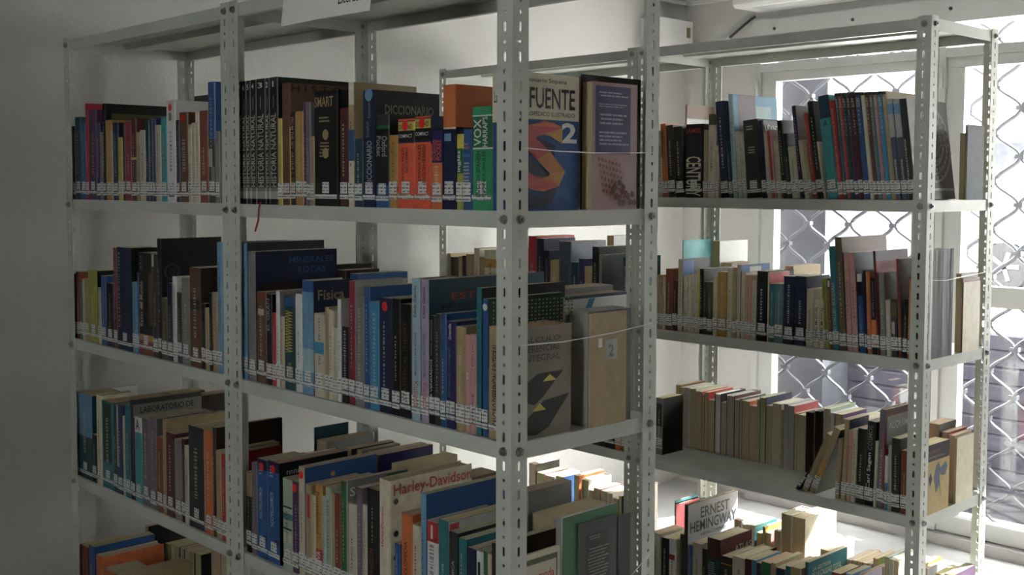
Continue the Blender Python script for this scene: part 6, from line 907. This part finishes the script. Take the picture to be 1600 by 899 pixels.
def join_rest(roots):
    # the books past the 300 that show largest: same geometry, one object
    bpy.context.view_layer.update()
    V, F, MI, CC, mats = [], [], [], [], []
    for r in roots:
        for o in [r] + list(r.children):
            me = o.data; mw = o.matrix_world; n = len(V); m = me.materials[0]
            if m not in mats: mats.append(m)
            ca = me.color_attributes.get('Col')
            V += [tuple(mw @ v.co) for v in me.vertices]
            for p in me.polygons:
                F.append(tuple(n+i for i in p.vertices)); MI.append(mats.index(m)); CC.append(tuple(ca.data[p.loop_start].color) if ca else (1, 1, 1, 1))
    for r in roots:
        for o in list(r.children) + [r]: bpy.data.objects.remove(o)
    ob = mesh_obj('remaining_books', V, F, mats[0], cols=CC)
    for m in mats[1:]: ob.data.materials.append(m)
    ob.data.polygons.foreach_set('material_index', MI); ob.data.update()
    return tag(ob, 'the smaller and mostly covered books packed among the others on every shelf', 'books', kind='stuff')
if REST: join_rest(REST)

# ------------------------------------------------------------ paper sign, strings, ribbon
sg = tag(empty('paper_sign', (-.62, -.004, .42)), 'white paper sign with black serif text on the top shelf edge', 'sign')
def sign_pt(u, v, off=0): return (-.062+u*.31-.0, -.004-.006*math.sin(u*3.1)-off-.012*(1-v)**2, -.032+v*.16)
vs, fs = [], []
for j in range(5):
    for i in range(13): vs.append(sign_pt(i/12, j/4))
for j in range(4):
    for i in range(12): a = j*13+i; fs.append((a, a+1, a+14, a+13))
n0 = len(vs); vs += [(x, y+.0006, z) for x, y, z in vs]; fs += [tuple(n0+i for i in f[::-1]) for f in fs]
mesh_obj('sheet', vs, fs, 'paper', sg)
tv, tf = [], []
for body, u0, u1, v0, v1 in (('Diccionarios y Enciclopedias', .1, .98, .42, .56), ('Literatura', .68, .985, .14, .28)):
    a, b = text_geo(body); n = len(tv); tv += [sign_pt(u0+(u1-u0)*x, v0+(v1-v0)*y, .0012) for x, y in a]; tf += [tuple(n+i for i in f) for f in b]
mesh_obj('lettering', tv, tf, 'cable', sg)
def cord(name, pts, r, mat, label, cat): return tag(MB().tube(pts, r, 6).obj(name, mat), label, cat)
cord('string', [(.0045, .02, .122), (.0065, .1, .118), (.006, .2, .117), (.0065, .3, .119), (.0045, .368, .121)], .0008, 'string', 'clear nylon string tied across the end, beside the giant S', 'string')
cord('string', [(.0045, .02, -.215), (.0065, .12, -.218), (.006, .25, -.214), (.0045, .368, -.205)], .0009, 'string', 'clear nylon string tied across the end, before the tag marked 2', 'string')
cord('string', [(.0045, .12, -.785), (.007, .2, -.76), (.007, .3, -.69), (.0045, .368, -.655)], .0009, 'string', 'clear nylon string slanting across the lowest end books', 'string')
cord('string', [(.062, Y2+.02, -.175), (.066, Y2+.1, -.18), (.066, Y2+.2, -.175), (.062, Y2+.36, -.17)], .0007, 'string', 'clear nylon string tied across the end by the streaked cover', 'string')
rb = MB()
pts = [(-.795, -.004, .02), (-.797, -.007, .005), (-.80, -.007, -.02), (-.812, -.008, -.045)]
rb.tube(pts, .0022, 6); tag(rb.obj('ribbon_bookmark', 'ribbon'), 'dark red ribbon bookmark hanging over the shelf edge', 'ribbon')

# ------------------------------------------------------------ wall fittings
ac = tag(empty('wall_unit', (-1.49, YW-.115, .81)), 'white boxy appliance mounted above the window', 'appliance')
bmx = MB(); bmx.prism([(-.113, .012), (-.1, 0), (.114, 0), (.114, .094), (-.113, .094)], 0, 0, .95); bmx.obj('casing', 'plastic', ac)
MB().box(.06, .89, -.06, .05, -.0012, .0005).obj('louvre', 'alu', ac)
cb = tag(empty('power_cable', (-1.5, YW-.01, .78)), 'short black cable with pale tip under the wall appliance', 'cable')
MB().tube([(.0, -.002, .028), (-.04, -.006, .012), (-.1, -.006, -.025), (-.155, -.006, -.06)], .006, 8).obj('cord', 'cable', cb)
MB().tube([(-.155, -.006, -.06), (-.18, -.006, -.073)], .007, 8).obj('tip', 'plastic', cb)
eb = tag(empty('junction_box', (XW+.05, 2.74, .6)), 'white metal box on the wall by the corner with a small tag', 'box')
MB().box(-.049, .05, -.13, .12, 0, .2).obj('case', 'plastic', eb); MB().box(.05, .0515, .075, .1, .125, .17).obj('tag', M['signyellow'], eb)
so = tag(empty('wall_patch', (-1.72, YW-.001, -.02)), 'small pale plaster lump on the wall left of the window', 'plaster lump')
MB().prism([(-.02, .05), (.015, .055), (.022, .0), (.01, -.05), (-.01, -.055), (-.024, -.01)], 1, -.012, 0).obj('lump', 'ceil', so)

# ------------------------------------------------------------ outside
def outside_thing(o, label, cat, group=None): return tag(o, label, cat, group)
struct(MB().box(-60, 60, YW+.16, 70, FL-.12, FL-.04).obj('ground', 'street'), 'pale sunlit street outside')
gr = outside_thing(empty('security_grille', (-1.5, 3.11, FL)), 'grey diamond lattice security grille outside the glass', 'grille')
PX, PZ = .2055, .187
Xj, Zj = -.335, .455
def wave(zz):          # 0 at one row of joints, 1 half a pitch on; flattened at the joints
    q = (zz-Zj)/PZ % 1.0; q = q*2 if q < .5 else 2-q*2
    return .5-.5*math.cos(math.pi*min(1, max(0, (q-.06)/.88)))*1.0 if True else q
for k in range(-6, 19):
    for sgn in (1, -1):
        x0 = Xj+k*PX; pts = []
        zz = FL-.03
        while zz < .70:
            w = wave(zz); q = (zz-Zj)/PZ % 1.0; q = q*2 if q < .5 else 2-q*2
            lin_ = .75*w+.25*q
            pts.append((x0+sgn*(.004+lin_*(PX/2-.008))+1.5, sgn*.006, zz-FL)); zz += PZ/20
        MB().tube(pts, .0078, 6).obj('rod', 'rod', gr)
for k in range(-6, 19):
    for j in range(-10, 2):
        for hx, hz in ((0, 0), (.5, .5)):
            x = Xj+(k+hx)*PX; z = Zj+(j+hz)*PZ
            if -1.5 < x < .9 and FL < z < .68: MB().box(-.017, .017, -.013, .013, -.008, .008).obj('clamp', 'rod', gr, (x+1.5, 0, z-FL))
bl = outside_thing(empty('slatted_barrier', (.6, 3.45, FL)), 'low grey-violet barrier of horizontal slats outside the window', 'barrier')
for i in range(11):
    z = -.02+i*.072; MB().prism([(-.013, z), (-.02, z+.006), (-.02, z+.062), (-.013, z+.071), (.012, z+.071), (.012, z)], 0, -2.6, 3.2).obj('slat', 'slat', bl)
for x in (-2.3, -.9, .5, 1.9): MB().box(x, x+.05, .022, .06, -.03, .76).obj('upright', 'pillar', bl)
outside_thing(MB().box(-1.62, -1.33, 3.2, 3.42, FL-.04, 1.3).box(-1.66, -1.29, 3.18, 3.44, FL-.04, FL+.1).obj('pillar', 'pillar'), 'grey stone pillar outside the left window panel', 'pillar')
aw = outside_thing(empty('shop_building', (-6, 24, FL-.04)), 'overexposed white shopfront across the street', 'building')
MB().box(-26, 26, 0, 3, 0, 9).obj('facade', 'facade', aw)
for x in (-16, -10, -4.5, 1.5, 7): MB().box(x, x+2.4, -.08, .0, 0, 2.6).obj('shutter', 'pillar', aw)
MB().box(-26, 26, -.9, -.001, 2.85, 3.0).obj('ledge', 'facade', aw)
si = outside_thing(empty('shop_sign', (-7.4, 20.6, 1.35)), 'pink shop sign with pale capitals seen through the glass', 'sign')
MB().box(-1.1, 2.9, 0, .12, -.45, .95).obj('panel', 'signpink', si); MB().box(-1.1, 1.2, -.012, -.001, .2, .27).obj('stripe', 'signyellow', si)
a, b = text_geo('CIAL'); mesh_obj('lettering', [(-.9+2.0*x, -.014, .35+.5*y) for x, y in a], b, 'signtext', si)
MB().prism([(2.0+.5*math.cos(i*math.pi/12), .25+.5*math.sin(i*math.pi/12)) for i in range(24)], 1, -.02, -.001).obj('roundel', 'signtext', si)
for lx in (-.9, 2.6): MB().box(lx, lx+.1, .02, .12, -2.72, -.45).obj('leg', 'pillar', si)
ca = outside_thing(empty('parked_car', (-6.6, 15.2, FL-.04)), 'dark silver car parked across the street', 'car')
body = [(-2.1, .3), (-2.15, .62), (-2.0, .86), (-1.2, .95), (-.62, 1.38), (.75, 1.42), (1.5, .98), (2.05, .9), (2.15, .6), (2.1, .3), (1.75, .28), (1.7, .5), (1.5, .64), (1.2, .64), (1.0, .5), (.95, .28), (-.95, .28), (-1.0, .5), (-1.2, .64), (-1.5, .64), (-1.7, .5), (-1.75, .28)]
MB().prism(body, 1, -.85, .85).obj('body', 'car', ca)
MB().prism([(-1.0, .97), (-.55, 1.3), (.05, 1.33), (.05, .97)], 1, -.86, -.845).obj('side_window', 'carglass', ca); MB().prism([(.12, .97), (.12, 1.33), (.7, 1.34), (1.25, .99)], 1, -.86, -.845).obj('side_window', 'carglass', ca)
for x in (-1.35, 1.35):
    for y in (-.87, .67):
        wv = MB(); wv.prism([(x+.33*math.cos(i*math.pi/12), .33+.33*math.sin(i*math.pi/12)) for i in range(24)], 1, y, y+.2); wo = wv.obj('wheel', 'tyre', ca)
        rm = MB()
        for q in range(5):
            an = q*2*math.pi/5; rm.prism([(x+.03*math.cos(an+1.6), .33+.03*math.sin(an+1.6)), (x+.21*math.cos(an+.16), .33+.21*math.sin(an+.16)), (x+.21*math.cos(an-.16), .33+.21*math.sin(an-.16)), (x+.03*math.cos(an-1.6), .33+.03*math.sin(an-1.6))], 1, y-.012, y-.001)
        rm.obj('rim', 'rim', wo)
